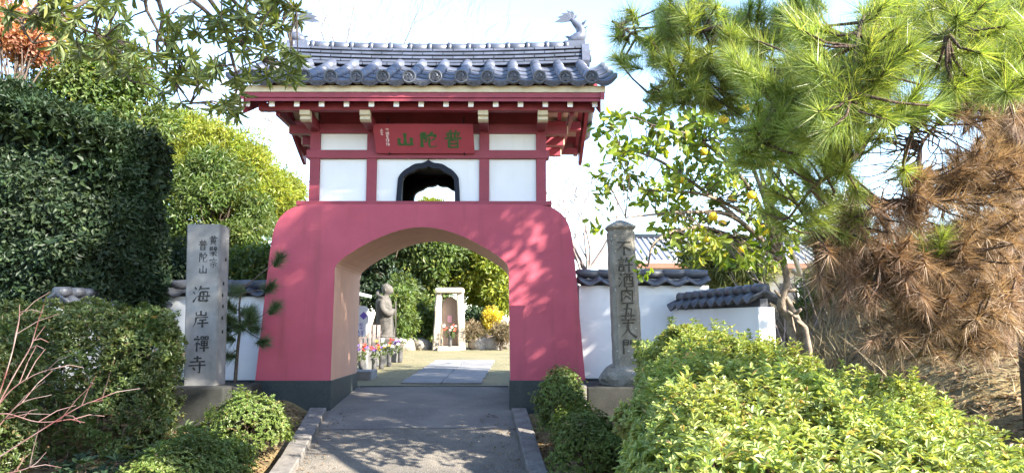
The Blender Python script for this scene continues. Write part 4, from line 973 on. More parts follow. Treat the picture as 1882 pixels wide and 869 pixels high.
# ================================================================== TREES AND SHRUBS
def trunk(t, pts, rad, mat='bark', sides=9, name='trunk'):
    mb = MB(); mb.tube(cr_spline(pts, 5) if len(pts) > 2 else pts, list(np.interp(np.linspace(0, 1, (len(pts) - 1) * 5 + 1 if len(pts) > 2 else 2), np.linspace(0, 1, len(rad)), rad)), sides); return mb.build(name, M[mat], t)
def tree(name, label, base, trunk_h, lean, centre, radii, n_clump, n_leaf, clump_r, leaf, lmat, group=None, bark='bark', r0=.12, droop=.2, cat='tree', T=T_D, limbs=9):
    base = Vector(base); t = thing(name, label, cat, base, group); C = Vector(centre)
    top = base + Vector((lean[0], lean[1], trunk_h))
    trunk(t, [base - Vector((0, 0, .2)), base.lerp(top, .5) + Vector((random.uniform(-.1, .1), random.uniform(-.1, .1), 0)), top, C + Vector((0, 0, radii[2] * .3))], [r0 * 1.15, r0 * .85, r0 * .7, r0 * .25], bark)
    cs = []
    for _ in range(n_clump):
        d = rnd_dir(1)[0]; rr = random.uniform(.55, 1.0) ** .6
        cs.append(Vector((C.x + d[0] * radii[0] * rr, C.y + d[1] * radii[1] * rr, C.z + d[2] * radii[2] * rr)))
    mb = MB()
    for c in cs[:limbs * 3]:
        s_ = top.lerp(C, random.uniform(.0, .8)); m_ = s_.lerp(c, .5) + Vector((random.gauss(0, .1), random.gauss(0, .1), random.gauss(0, .1)))
        mb.tube(cr_spline([s_, m_, c], 3), list(np.linspace(r0 * .35, .008, 7)), 5, cap=False)
    mb.build('limbs', M[bark], t)
    p, nn = clumpy(cs, n_leaf, clump_r); k = len(p)
    ax = nn * .6 + rnd_dir(k) * .8; ax[:, 2] -= droop
    leaves('crown', p, ax, nn + rnd_dir(k) * .5 + [0, 0, .5], leaf[0] * rng.uniform(.7, 1.25, k), leaf[1] * rng.uniform(.8, 1.2, k), L_[lmat], t, T)
    return t

# ---- thicket seen through the passage (left, right and middle crowns)
def bush_at(name, label, px, pyt, pyb, Y, halfw_px, n_clump, n_leaf, cr_, leaf, lmat, ry=1.0, group=None, gz=None, cat='shrub', T=T_D):
    a = at(px, pyt, Y); b = at(px, pyb, Y); hw = halfw_px * Y / FPX; g = float(ground_z(a.x, Y)) if gz is None else gz
    zc = (a.z + b.z) / 2; rz_ = (a.z - b.z) / 2
    return tree(name, label, (a.x, Y, g), max(.2, (zc - g) * .5), (0, 0), (a.x, Y, zc), (max(.05, hw - cr_ * .7), ry, max(.05, rz_ - cr_ * .6)), n_clump, n_leaf, cr_, leaf, lmat, group, r0=.05 if rz_ < 1 else .12, cat=cat, T=T)
bush_at('broadleaf_tree', 'tall dark broadleaf tree standing behind the monk statue', 700, 380, 610, 23.5, 75, 34, 420, .55, (.16, .07), 'dark', 1.2, gz=1.0)
bush_at('broadleaf_tree', 'sunlit broadleaf tree rising behind the stone shrine lintel', 800, 400, 580, 24.5, 80, 40, 420, .55, (.17, .075), 'mid', 1.2, gz=1.0)
bush_at('broadleaf_tree', 'bright green broadleaf tree behind the yellow bush and boulders', 900, 410, 600, 25.0, 70, 34, 420, .55, (.17, .075), 'yellowgreen', 1.2, gz=1.0)
bush_at('leafy_bush', 'lush green bush between monk statue and stone shrine', 766, 535, 645, 22.0, 36, 22, 380, .36, (.15, .045), 'mid', .6)
bush_at('leafy_bush', 'drooping green bush just behind the monk statue shoulders', 735, 500, 640, 20.0, 30, 20, 330, .34, (.14, .05), 'mid', .6)
bush_at('leafy_bush', 'dark low bush wedged behind the right-hand shrine post', 872, 560, 630, 22.4, 24, 12, 260, .3, (.12, .05), 'dark', .5)
bush_at('yellow_bush', 'yellow autumn bush above the boulders beyond the passage', 906, 558, 612, 21.6, 20, 10, 170, .22, (.09, .045), 'yellow', .4)
bush_at('dry_bush', 'dry straw-coloured shrub between shrine post and boulders', 868, 590, 632, 21.2, 20, 9, 170, .2, (.16, .018), 'dry', .3)
bush_at('dry_bush', 'dry reddish stems in front of the bright gap beside the jamb', 925, 590, 635, 20.8, 18, 9, 150, .2, (.16, .016), 'dry', .3)

# ---- trees behind the left garden wall
bush_at('feathery_tree', 'yellow-green feathery tree rising behind the wall beside the gate eaves', 425, 222, 430, 16.5, 88, 95, 330, .36, (.11, .03), 'yellowgreen', 1.6, gz=.8)
bush_at('feathery_tree', 'green feathery tree behind the inscribed pillar and dark evergreen', 395, 265, 540, 15.2, 110, 100, 400, .4, (.11, .032), 'mid', 1.2, gz=.8)
bush_at('feathery_tree', 'pale feathery tree at the gate shoulder behind the wall', 515, 300, 430, 17.5, 60, 50, 300, .33, (.11, .03), 'yellowgreen', 1.0, gz=.8)
bush_at('leafy_bush', 'bright green bush just over the wall coping by the gate flank', 478, 440, 540, 13.0, 42, 24, 420, .32, (.09, .045), 'mid', .7, gz=.8)
bush_at('leafy_bush', 'shaded bush over the coping behind the inscribed pillar', 330, 440, 560, 12.2, 60, 24, 420, .34, (.08, .04), 'dark', .7, gz=.8)
bush_at('feathery_tree', 'loose yellow-green tree peeping over the corner of the dark evergreen', 345, 185, 330, 18.0, 62, 60, 260, .36, (.11, .03), 'yellowgreen', 1.2, gz=.8)
bush_at('distant_tree', 'thin sunlit tree far behind the gate loft window', 795, 368, 405, 30, 30, 16, 200, .5, (.2, .07), 'yellowgreen', .8, gz=1.2)
bush_at('broadleaf_tree', 'tall loose green tree behind the dark evergreen and red maple', 200, 60, 330, 14.5, 130, 70, 380, .5, (.12, .045), 'mid', 1.3, gz=.6)
bush_at('red_maple', 'orange-red maple behind the dark evergreen under the overhanging branches', 40, 0, 115, 12.5, 62, 40, 190, .28, (.07, .055), 'maple', .8, gz=.5, cat='tree')

# ---- big dark clipped evergreen
dk = thing('evergreen_shrub', 'huge dark evergreen shrub with sheared sides towering over the clipped hedge', 'shrub', (-6.4, 10.6, .3))
trunk(dk, [(-6.4, 10.4, .1), (-6.3, 10.4, 1.5), (-6.3, 10.4, 3.2)], [.14, .11, .06])
def face_points(n):
    u = rng.uniform(0, 1, n); P_ = np.zeros((n, 3)); Nn = np.zeros((n, 3))
    xl_, xr_, yf, yb3 = -8.6, -4.62, 9.75, 10.95
    zt = lambda x, y: 4.05 + .32 * np.clip(-4.6 - x, 0, 3) + .0 * y
    sel = rng.uniform(0, 1, n)
    # front
    m1 = sel < .55; k = m1.sum(); x = rng.uniform(xl_, xr_, k); z = .5 + rng.uniform(0, 1, k) * (zt(x, 0) - .5)
    P_[m1] = np.stack([x, np.full(k, yf) + .25 * np.clip((z - 3), 0, 2), z], 1); Nn[m1] = [0, -1, .12]
    m2 = (sel >= .55) & (sel < .80); k = m2.sum(); y = rng.uniform(yf, yb3, k); z = .5 + rng.uniform(0, 1, k) * (zt(-4.6, 0) - .5)
    P_[m2] = np.stack([np.full(k, xr_) - .12 * np.clip(z - 2.5, 0, 3), y, z], 1); Nn[m2] = [1, 0, .12]
    m3 = sel >= .80; k = m3.sum(); x = rng.uniform(xl_, xr_, k); y = rng.uniform(yf, yb3, k); P_[m3] = np.stack([x, y, zt(x, y)], 1); Nn[m3] = [0, 0, 1]
    cr = np.array([-6.4, 11, 2.5]); 
    # round the corners
    ex = np.clip(P_[:, 0] - (xr_ - .5), 0, .5) / .5; ey = np.clip((yf + .5) - P_[:, 1], 0, .5) / .5; ez = np.clip(P_[:, 2] - (zt(P_[:, 0], 0) - .5), 0, .5) / .5
    tot = ex * ey + ex * ez + ey * ez; P_ -= np.stack([ex * tot * .10, -ey * tot * .10, ez * tot * .10], 1)
    dsp = wob(P_, 1.5, .30, 3) + wob(P_, 5, .10, 4) - np.abs(rng.normal(0, .10, n)); P_ += Nn * dsp[:, None]
    return P_, Nn
p, nn = face_points(62000); k = len(p)
leaves('foliage', p, nn * .35 + rnd_dir(k) * .8 + [0, 0, -.25], nn + rnd_dir(k) * .7, .092 * rng.uniform(.6, 1.25, k), .044, L_['dark'], dk, T_D)
p, nn = face_points(30000); p -= nn * .25; k = len(p)
leaves('inner_foliage', p, nn * .2 + rnd_dir(k), nn + rnd_dir(k) * .5, .16, .09, L_['dark'], dk, T_D)
# ---- clipped hedges
def box_hedge(name, label, corners, ztop, leaf, lmat, n, zb=None, seed=1, rnd=.25, cat='hedge', stems=True, T=T_D, amp=.07, n_leaf=6):
    """corners: four (x,y) counter-clockwise from front-left; ztop(x,y)"""
    c = np.array(corners, float); mid = c.mean(0); gz_ = gz1(*mid) if zb is None else zb
    t = thing(name, label, cat, (mid[0], mid[1], gz_))
    per = [np.linalg.norm(c[(i + 1) % 4] - c[i]) for i in range(4)]; zmean = ztop(mid[0], mid[1]) - gz_
    area_top = .5 * abs(np.cross(c[2] - c[0], c[3] - c[1])); areas = np.array([area_top] + [q * zmean for q in per]); areas[3] *= .35; pr = areas / areas.sum()
    cnt = (pr * n).astype(int); P_, Nn = [], []
    def bil(u, v): return (1 - v)[:, None] * ((1 - u)[:, None] * c[0] + u[:, None] * c[1]) + v[:, None] * ((1 - u)[:, None] * c[3] + u[:, None] * c[2])
    u, v = rng.uniform(0, 1, cnt[0]), rng.uniform(0, 1, cnt[0]); xy = bil(u, v); e = np.minimum.reduce([u * per[0], (1 - u) * per[0], v * per[1], (1 - v) * per[1]])
    dz = -rnd * .6 * np.clip(1 - e / rnd, 0, 1) ** 2; P_.append(np.column_stack([xy, np.array([ztop(*q) for q in xy]) + dz])); Nn.append(np.tile([0, 0, 1.0], (cnt[0], 1)))
    for i in range(4):
        a, b = c[i], c[(i + 1) % 4]; k = cnt[i + 1]; uu = rng.uniform(0, 1, k); xy = a + (b - a) * uu[:, None]; d = b - a; out = np.array([d[1], -d[0]]) / np.linalg.norm(d)
        zt = np.array([ztop(*q) for q in xy]); f = rng.uniform(0, 1, k) ** .85; z = gz_ - .02 + f * (zt - gz_); ins = rnd * .6 * (np.clip(1 - (zt - z) / rnd, 0, 1) ** 2 + .35 * np.clip(1 - (z - gz_) / .3, 0, 1))
        P_.append(np.column_stack([xy - out * ins[:, None], z])); Nn.append(np.column_stack([np.tile(out, (k, 1)), np.full(k, .25)]))
    p = np.concatenate(P_); nn = unit(np.concatenate(Nn)); dsp = wob(p, 2.2, amp, seed) + wob(p, 8, amp * .45, seed + 1) - np.abs(rng.normal(0, .05, len(p))); p = p + nn * dsp[:, None]
    q, ax, n2 = rosettes(p, nn * .8 + rnd_dir(len(p)) * .5 + [0, 0, .5], n_leaf, 1.0); k = len(q)
    leaves('foliage', q + rnd_dir(k) * leaf[0] * .25, ax, n2, leaf[0] * rng.uniform(.6, 1.3, k), leaf[1] * rng.uniform(.8, 1.2, k), L_[lmat], t, T)
    # woody shoots and shaded inner leaves
    mb = MB()
    for _ in range(70):
        i = random.randrange(len(p)); b = Vector(p[i]); r_ = Vector((b.x * .8 + mid[0] * .2, b.y * .8 + mid[1] * .2, gz_)); mb.tube([r_, r_.lerp(b, .6) + Vector((random.gauss(0, .05), random.gauss(0, .05), 0)), b], [.012, .008, .004], 4, cap=False)
    o = mb.build('stems', M['twig'], t)
    pi = p[::3] - nn[::3] * .12; k = len(pi); leaves('inner_foliage', pi, nn[::3] * .2 + rnd_dir(k), rnd_dir(k), leaf[0] * 2.2, leaf[1] * 3, L_['hedge'] if lmat != 'dark' else L_['dark'], t, T_D)
    return t
# far hedge in front of the inscribed pillar, then the nearer, sunnier length
box_hedge('clipped_hedge', 'clipped green hedge ending beside the square inscribed pillar', [(-6.6, 7.7), (-3.38, 8.0), (-3.62, 8.85), (-6.6, 9.2)], lambda x, y: 1.74 + .02 * (x + 3.8), (.044, .019), 'hedge', 11500, zb=.22, seed=5, amp=.17, rnd=.5)
box_hedge('clipped_hedge', 'sunlit clipped hedge behind the bare red twigs', [(-6.2, 5.7), (-4.05, 6.05), (-4.25, 7.3), (-6.4, 7.3)], lambda x, y: 1.60 + .04 * (-x - 5), (.044, .019), 'hedge', 9500, zb=.12, seed=8, amp=.17, rnd=.5)
# little clipped azaleas flanking the path
def ball_bush(name, label, c, r, n, leaf, lmat, seed, n_leaf=6, group=None):
    t = thing(name, label, 'bush', (c[0], c[1], gz1(c[0], c[1])), group)
    p, nn = ellipsoid_shell(n, c, r, .07, -.3); d = wob(p, 3.0, .14, seed) + wob(p, 9, .06, seed + 1); p = p + nn * (d + np.abs(rng.normal(0, .035, len(p))))[:, None]
    keep = p[:, 2] > gz1(c[0], c[1]) - .03; p, nn = p[keep], nn[keep]
    q, ax, n2 = rosettes(p, nn + [0, 0, .4], n_leaf); k = len(q)
    leaves('foliage', q, ax, n2, leaf[0] * rng.uniform(.6, 1.3, k), leaf[1], L_[lmat], t)
    pi = np.array(c) + (p[::3] - np.array(c)) * .8; k = len(pi); leaves('inner_foliage', pi, rnd_dir(k), rnd_dir(k), leaf[0] * 2, leaf[1] * 3, L_['hedge'], t)
    mb = MB()
    for _ in range(22):
        b = Vector(p[random.randrange(len(p))]); mb.tube([(c[0], c[1], gz1(c[0], c[1]) - .03), Vector(c).lerp(b, .5), b], [.014, .009, .004], 4, cap=False)
    mb.build('stems', M['twig'], t); return t
ball_bush('azalea_bush', 'sunlit low azalea bush leaning over the kerb by the inscribed pillar base', (-2.72, 7.0, .24), (.42, .8, .32), 4000, (.032, .015), 'azdark', 41)
ball_bush('azalea_bush', 'small sunny azalea bush against the dark granite plinth beside the inscribed pillar', (-2.62, 8.35, .48), (.38, .45, .34), 2300, (.032, .015), 'azdark', 43)
ball_bush('azalea_bush', 'upright dark little bush beside the concrete block at the kerb', (.62, 8.72, .60), (.24, .30, .46), 2500, (.028, .013), 'azdark', 45)
ball_bush('azalea_bush', 'sprawling dark little bush in front of the concrete block', (.76, 7.6, .36), (.32, .42, .36), 2500, (.030, .014), 'azdark', 47)
# ---- the big sunny azalea hedge beside the path
az = thing('azalea_hedge', 'wide sunlit yellow-green azalea hedge in front of the low wall', 'hedge', (2.4, 5.6, .1))
def az_top(x, y):
    return 1.52 - .25 * np.clip(x - 1.6, 0, 4) - .12 * np.clip(7.3 - y, 0, 6) - .25 * np.clip(y - 7.3, 0, 1)
def az_left(y): return np.interp(y, [2.2, 4.0, 5.0, 6.2, 7.6, 8.1], [.55, .62, .82, 1.12, 1.36, 1.75])
def az_right(y): return np.interp(y, [2.2, 3.5, 5.0, 6.2, 7.4, 8.1], [3.6, 3.4, 3.3, 3.25, 3.05, 2.6])
n = 16500; y = 2.5 + 5.6 * rng.uniform(0, 1, n) ** .85; x = az_left(y) + (az_right(y) - az_left(y)) * rng.uniform(0, 1, n)
e = np.minimum.reduce([x - az_left(y), az_right(y) - x, (8.15 - y), np.full(n, 1.)]); z = az_top(x, y) - .30 * np.clip(1 - e / .32, 0, 1) ** 2
pt = np.column_stack([x, y, z]); nt_ = np.column_stack([-.6 * np.clip(1 - (x - az_left(y)) / .35, 0, 1), np.full(n, -.15), np.ones(n)])
m = 7500; y = rng.uniform(2.6, 8.05, m); f = rng.uniform(0, 1, m); zt = az_top(az_left(y), y) - .22; zb3 = ground_z(az_left(y), y); bulge = .12 * np.sin(f * math.pi)
ps = np.column_stack([az_left(y) - bulge + .10 * (1 - f), y, zb3 + f * (zt - zb3)]); nsd = np.tile([-1.0, -.25, .3], (m, 1))
m2 = 1800; x = rng.uniform(1.3, 2.7, m2); f = rng.uniform(0, 1, m2); pb_ = np.column_stack([x, np.full(m2, 8.1), .4 + f * 1.0]); nb = np.tile([0, 1.0, .2], (m2, 1))
p = np.concatenate([pt, ps, pb_]); nn = unit(np.concatenate([nt_, nsd, nb]))
p = p + nn * (wob(p, 1.1, .16, 60) + wob(p, 2.6, .13, 61) + wob(p, 7, .10, 62) - np.abs(rng.normal(0, .05, len(p))))[:, None]
keep = (p[:, 1] > 2.3) & (wob(p, 7.5, 1.0, 66) + rng.normal(0, .15, len(p)) < .62); p, nn = p[keep], nn[keep]
q, ax, n2 = rosettes(p, nn + rnd_dir(len(p)) * .45 + [0, 0, .5], 7, 1.0); k = len(q)
leaves('foliage', q + rnd_dir(k) * .008, ax, n2,   .046 * rng.uniform(.45, 1.35, k), .019 * rng.uniform(.8, 1.2, k), L_['azalea'], az, T_L)
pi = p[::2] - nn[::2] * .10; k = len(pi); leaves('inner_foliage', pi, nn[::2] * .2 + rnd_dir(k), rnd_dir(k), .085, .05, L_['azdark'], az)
# taller shoots
s_i = rng.choice(len(p) - 9000, 520, replace=False); sp = p[s_i]; sh_ = np.concatenate([sp + [0, 0, dz] for dz in (.03, .06, .095, .13)]); q, ax, n2 = rosettes(sh_, np.tile([0, 0, 1.0], (len(sh_), 1)), 6, .8); k = len(q)
leaves('young_shoots', q, ax, n2, .05 * rng.uniform(.6, 1.2, k), .019, L_['azalea'], az, T_L)
mb = MB()
for _ in range(160):
    b = Vector(p[random.randrange(len(p))]); g_ = gz1(b.x, b.y); mb.tube([(b.x * .9 + .2, b.y * .95 + .2, g_), (b.x * .96 + .07, b.y, (g_ + b.z) / 2), b], [.012, .009, .004], 4, cap=False)
mb.build('stems', M['twig'], az)

# ---- pine sapling before the left wall
sp_ = thing('pine_sapling', 'slender young pine between the inscribed pillar and the red gate flank', 'tree', (at(432, 700, 9.9).x, 9.9, .45))
def needles(c, d, n, ln, wd, spread=(.5, 1.2), along=.10):
    """needle bases and axes for shoots at c with direction d"""
    m_ = len(c); c = np.repeat(c, n, 0); d = np.repeat(unit(d), n, 0); k = len(c)
    r_ = rnd_dir(k); t1 = unit(np.cross(d, r_)); a = rng.uniform(*spread, k)
    ax = d * np.cos(a)[:, None] + t1 * np.sin(a)[:, None]; ax[:, 2] -= .08
    pos = c - d * (rng.uniform(0, 1, k) * along)[:, None]
    return pos, ax, rnd_dir(k), ln * rng.uniform(.7, 1.1, k), np.full(k, wd)
spts = [(432, 705), (437, 640), (441, 600), (440, 560), (447, 520)]
trunk(sp_, [at(x, y, 9.9) for x, y in spts], [.024, .02, .017, .012, .006], 'bark', 7)
tw = MB(); cs_, ds_ = [], []
for (x0, y0, x1, y1, dy) in ((440, 610, 415, 622, -.1), (440, 600, 420, 600, -.2), (440, 590, 468, 588, .0), (441, 600, 495, 628, -.15), (441, 605, 505, 560, .1), (440, 570, 425, 560, -.1), (440, 565, 460, 570, .05), (445, 530, 512, 470, .1), (447, 525, 430, 535, 0), (445, 540, 505, 525, -.1), (440, 600, 432, 585, -.25), (438, 640, 420, 655, -.1), (442, 585, 455, 600, -.25), (441, 575, 480, 605, -.2), (440, 610, 425, 590, .1), (441, 600, 470, 575, -.2)):
    a, b = at(x0, y0, 9.9), at(x1, y1, 9.9); b.y += dy; tw.tube([a, a.lerp(b, .6) + Vector((0, 0, -.01)), b], [.008, .006, .004], 5, cap=False)
    cs_.append(b); ds_.append((b - a).normalized() + Vector((0, -.1, .5)))
tw.build('branches', M['bark'], sp_)
leaves('needles', *needles(np.array(cs_), np.array(ds_), 430, .17, .0055, (.2, 1.35), .16), L_['needle2'], sp_, T_N)

# ---- overhanging branch with whorled leaves
wh = thing('whorled_tree', 'overhanging tree with whorls of long leaves hanging across the roof corner', 'tree', (-5.2, 3.6, 0))
hub = Vector((-4.2, 5.0, 4.7))
trunk(wh, [(-5.2, 3.6, -.1), (-5.0, 3.9, 2.2), (-4.6, 4.5, 3.9), hub], [.17, .14, .10, .07])
mb = MB(); tips = []
arms = [[hub, at(230, -60, 5.2), at(270, 20, 5.4), at(330, 130, 5.5)], [hub, at(280, -40, 5.3), at(400, 40, 5.5), at(480, 110, 5.6)], [hub, at(330, -60, 5.3), at(450, 20, 5.5), at(530, 60, 5.6)],
        [hub, at(150, -40, 5.2), at(120, 30, 5.1), at(190, 70, 5.2)], [hub, at(60, -30, 5.0), at(40, 40, 5.0), at(60, 80, 5.0)], [hub, at(260, -30, 5.5), at(290, 100, 5.6), at(350, 190, 5.5)], [hub, at(330, -50, 5.6), at(430, 120, 5.7), at(430, 190, 5.7)], [hub, at(300, -80, 5.0), at(470, -40, 5.2), at(545, 20, 5.4)], [hub, at(200, -70, 5.5), at(200, 60, 5.8), at(240, 150, 5.8)]]
for a in arms: mb.tube(cr_spline(a, 5), list(np.linspace(.026, .005, len(cr_spline(a, 5)))), 6, cap=False)
def area_tips(x0, x1, y0, y1, n, Y0, Y1):
    return [at(random.uniform(x0, x1), random.uniform(y0, y1), random.uniform(Y0, Y1)) for _ in range(n)]
tips = area_tips(300, 420, 20, 150, 26, 5.1, 5.9) + area_tips(420, 548, -20, 110, 42, 5.2, 5.9) + area_tips(470, 540, 80, 160, 9, 5.3, 5.9) + area_tips(80, 260, -10, 100, 34, 4.9, 5.7) + area_tips(180, 280, 60, 130, 14, 5.0, 5.6) + area_tips(0, 120, -20, 40, 16, 4.8, 5.4) + area_tips(290, 460, 120, 205, 15, 5.2, 5.9)
tips += [at(x, y, 5.4) for x, y in ((310, 105), (335, 135), (365, 160), (420, 205), (405, 195), (440, 175), (490, 140), (430, 185))]
tips += area_tips(100, 600, -200, -30, 34, 4.8, 6.0)
ctl = [Vector(q) for a in arms for q in cr_spline(a, 5)[5:]]; dirs = []
for q in tips:
    c = min(ctl, key=lambda k_: (k_ - q).length); d = q - c; m_ = c.lerp(q, .55) + Vector((random.gauss(0, .02), random.gauss(0, .02), .02)); mb.tube([c, m_, q], [.0075, .0055, .004], 5, cap=False); dirs.append(d.normalized() if d.length > .02 else Vector((0, 0, -1)))
mb.build('limbs', M['bark'], wh)
q, ax, n2 = rosettes(np.array(tips), np.array(dirs) * .8 + [0, 0, -.35], 13, 1.0); k = len(q)
leaves('crown', q + rnd_dir(k) * .01, ax, n2,   .112 * rng.uniform(.6, 1.2, k), .022 * rng.uniform(.8, 1.2, k), L_['whorl'], wh, T_L)

# ---- bare red twigs low by the hedge
rt = thing('red_twig_shrub', 'bare shrub with arching red and pale twigs before the sunlit hedge', 'shrub', (-3.9, 4.2, .05))
for (ax0, ay0, pts_) in ((0, 0, [(-60, 860), (0, 740), (60, 690), (130, 670)]), (0, 0, [(-60, 850), (20, 700), (55, 640), (60, 620)]), (0, 0, [(-50, 870), (60, 800), (150, 745), (190, 735)]), (0, 0, [(-60, 800), (0, 760), (70, 775), (135, 770)]), (0, 0, [(-50, 880), (20, 868), (60, 855), (85, 830)]), (0, 0, [(-50, 860), (10, 690), (33, 600), (36, 560)]), (0, 0, [(-55, 850), (0, 780), (40, 740), (95, 725)])):
    Y = random.uniform(3.7, 4.4); pl = cr_spline([at(x, y, Y) for x, y in pts_], 5); mb = MB(); mb.tube(pl, list(np.linspace(.0042, .0015, len(pl))), 5, cap=False)
    for _ in range(4):
        b = pl[random.randrange(6, len(pl))]; e_ = b + Vector((random.uniform(.0, .22), random.uniform(-.1, .1), random.uniform(-.03, .22))); mb.tube([b, b.lerp(e_, .5) + Vector((0, 0, .015)), e_], [.0026, .002, .0014], 4, cap=False)
    mb.build('twig', M['redtwig'], rt)

M['palelimb'] = pm('pale_smooth_bark', (.52, .46, .38), (.40, .34, .27), 14, .8)
# ---- citrus tree with yellow fruit
ct = thing('citrus_tree', 'citrus tree with yellow fruit and pale trunk beside the low wall', 'tree', (3.05, 8.4, gz1(3.05, 8.4)))
hubc = at(1440, 480, 8.3)
def gnarl(pts, r0, r1, seed):
    c = cr_spline(pts, 7); rr = np.linspace(r0, r1, len(c)) * (1 + .12 * np.sin(np.arange(len(c)) * 1.9 + seed) + .10 * np.sin(np.arange(len(c)) * 4.3)); m_ = MB(); m_.tube(c, list(rr), 10)
    for k_ in range(3):
        b_ = c[random.randrange(4, len(c))]; e_ = b_ + Vector((random.uniform(-.13, .13), random.uniform(-.12, .02), random.uniform(.02, .10))); m_.tube([b_, e_], [.022, .013], 7)
    return m_
gnarl([Vector((3.02, 8.4, gz1(3.02, 8.4) - .2)), at(1455, 610, 8.4), at(1436, 560, 8.35), at(1446, 520, 8.3), hubc],   .046, .034, 1).build('trunk', M['palebark'], ct)
gnarl([Vector((3.2, 8.3, gz1(3.2, 8.3) - .2)), at(1484, 625, 8.3), at(1468, 590, 8.3), at(1444, 545, 8.36)], .036, .026, 2).build('second_stem', M['palebark'], ct)
mb = MB(); mb.tube(cr_spline([hubc + Vector((.1, 0, -.1)), at(1470, 500, 8.2), at(1445, 440, 8.0), at(1408, 360, 7.7), at(1395, 300, 7.5)], 5), list(np.linspace(.032, .012, 21)), 7, cap=False); mb.build('pale_limb', M['palelimb'], ct)
mb = MB(); climbs = []
for pl in ([(1440, 480, 8.3), (1425, 400, 8.1), (1400, 320, 7.8), (1370, 240, 7.6)], [(1440, 480, 8.3), (1390, 410, 7.8), (1300, 360, 7.2), (1200, 350, 7.0)], [(1440, 480, 8.3), (1380, 350, 7.6), (1290, 260, 7.2), (1200, 230, 7.0)], [(1440, 480, 8.3), (1420, 380, 7.8), (1440, 280, 7.4), (1460, 200, 7.2)], [(1440, 480, 8.3), (1350, 400, 7.6), (1260, 390, 7.0), (1150, 400, 6.8)], [(1440, 480, 8.3), (1330, 380, 7.8), (1220, 300, 7.4), (1140, 270, 7.2)], [(1440, 480, 8.3), (1300, 420, 7.4), (1210, 440, 7.0), (1190, 490, 6.9)], [(1440, 480, 8.3), (1380, 300, 8.2), (1310, 200, 8.2), (1280, 190, 8.2)]):
    c = cr_spline([at(*q) for q in pl], 6); climbs += c[4:]; mb.tube(c, list(np.linspace(.030, .007, len(c))), 6, cap=False)
mb.build('limbs', M['palebark'], ct)
ctips_ = area_tips(1105, 1250, 195, 300, 30, 6.6, 7.6) + area_tips(1230, 1460, 190, 340, 115, 6.6, 8.2) + area_tips(1090, 1270, 310, 430, 48, 6.6, 7.6) + area_tips(1250, 1470, 330, 480, 85, 6.8, 8.2) + area_tips(1170, 1330, 420, 480, 22, 6.7, 7.4) + area_tips(1170, 1195, 460, 520, 4, 6.8, 7.0)
ctips = []
for q in ctips_:
    ppx = CXP - 9 + q.x / q.y * FPX; ppy = 602 - (q.z - EYE) / q.y * FPX * 1.01
    if not (1100 < ppx < 1205 and ppy > 385): ctips.append(q)
ctips += [at(1178, 480, 6.9), at(1186, 495, 6.9)]
mb = MB(); cds = []
for q in ctips:
    c = min(climbs, key=lambda k_: (k_ - q).length); d = q - c; mb.tube([c, c.lerp(q, .5) + Vector((0, 0, .03)), q], [.006, .0045, .003], 4, cap=False); cds.append(d.normalized() if d.length > .02 else Vector((0, 0, 1)))
mb.build('twigs', M['bark'], ct)
q, ax, n2 = rosettes(np.array(ctips), np.array(cds) + [0, 0, .1], 9, 1.0); k = len(q)
leaves('crown', q + rnd_dir(k) * .07, ax + [0, 0, -.2], n2, .105 * rng.uniform(.55, 1.15, k), .05 * rng.uniform(.8, 1.15, k), L_['citrus'], ct, T_L)
M['fruit'] = pm('yellow_rind', (.80, .55, .03), (.74, .46, .02), 14, .45, .3, 120, var=.08, dist=.003)
bm = bmesh.new(); bmesh.ops.create_uvsphere(bm, u_segments=14, v_segments=9, radius=.041)
for v in bm.verts: v.co.z *= .88; v.co.z -= .006 * (1 if v.co.z > .035 else 0)
fruit_me = MB().bm(bm, True).mesh('citrus_fruit', M['fruit'])
for (px, py, Y) in ((1320, 192, 7.0), (1329, 219, 6.8), (1293, 279, 6.9), (1381, 359, 7.0), (1346, 364, 7.3), (1311, 398, 7.0), (1370, 199, 7.4), (1327, 410, 7.5), (1363, 458, 7.2), (1300, 440, 7.2), (1416, 300, 7.2), (1250, 330, 7.4), (1400, 420, 7.6), (1275, 235, 7.6), (1345, 300, 7.8)):
    f = link('fruit', fruit_me, None, ct, at(px, py, Y), (random.uniform(-.4, .4), random.uniform(-.4, .4), 0)); f.scale = (random.uniform(.9, 1.12),) * 3

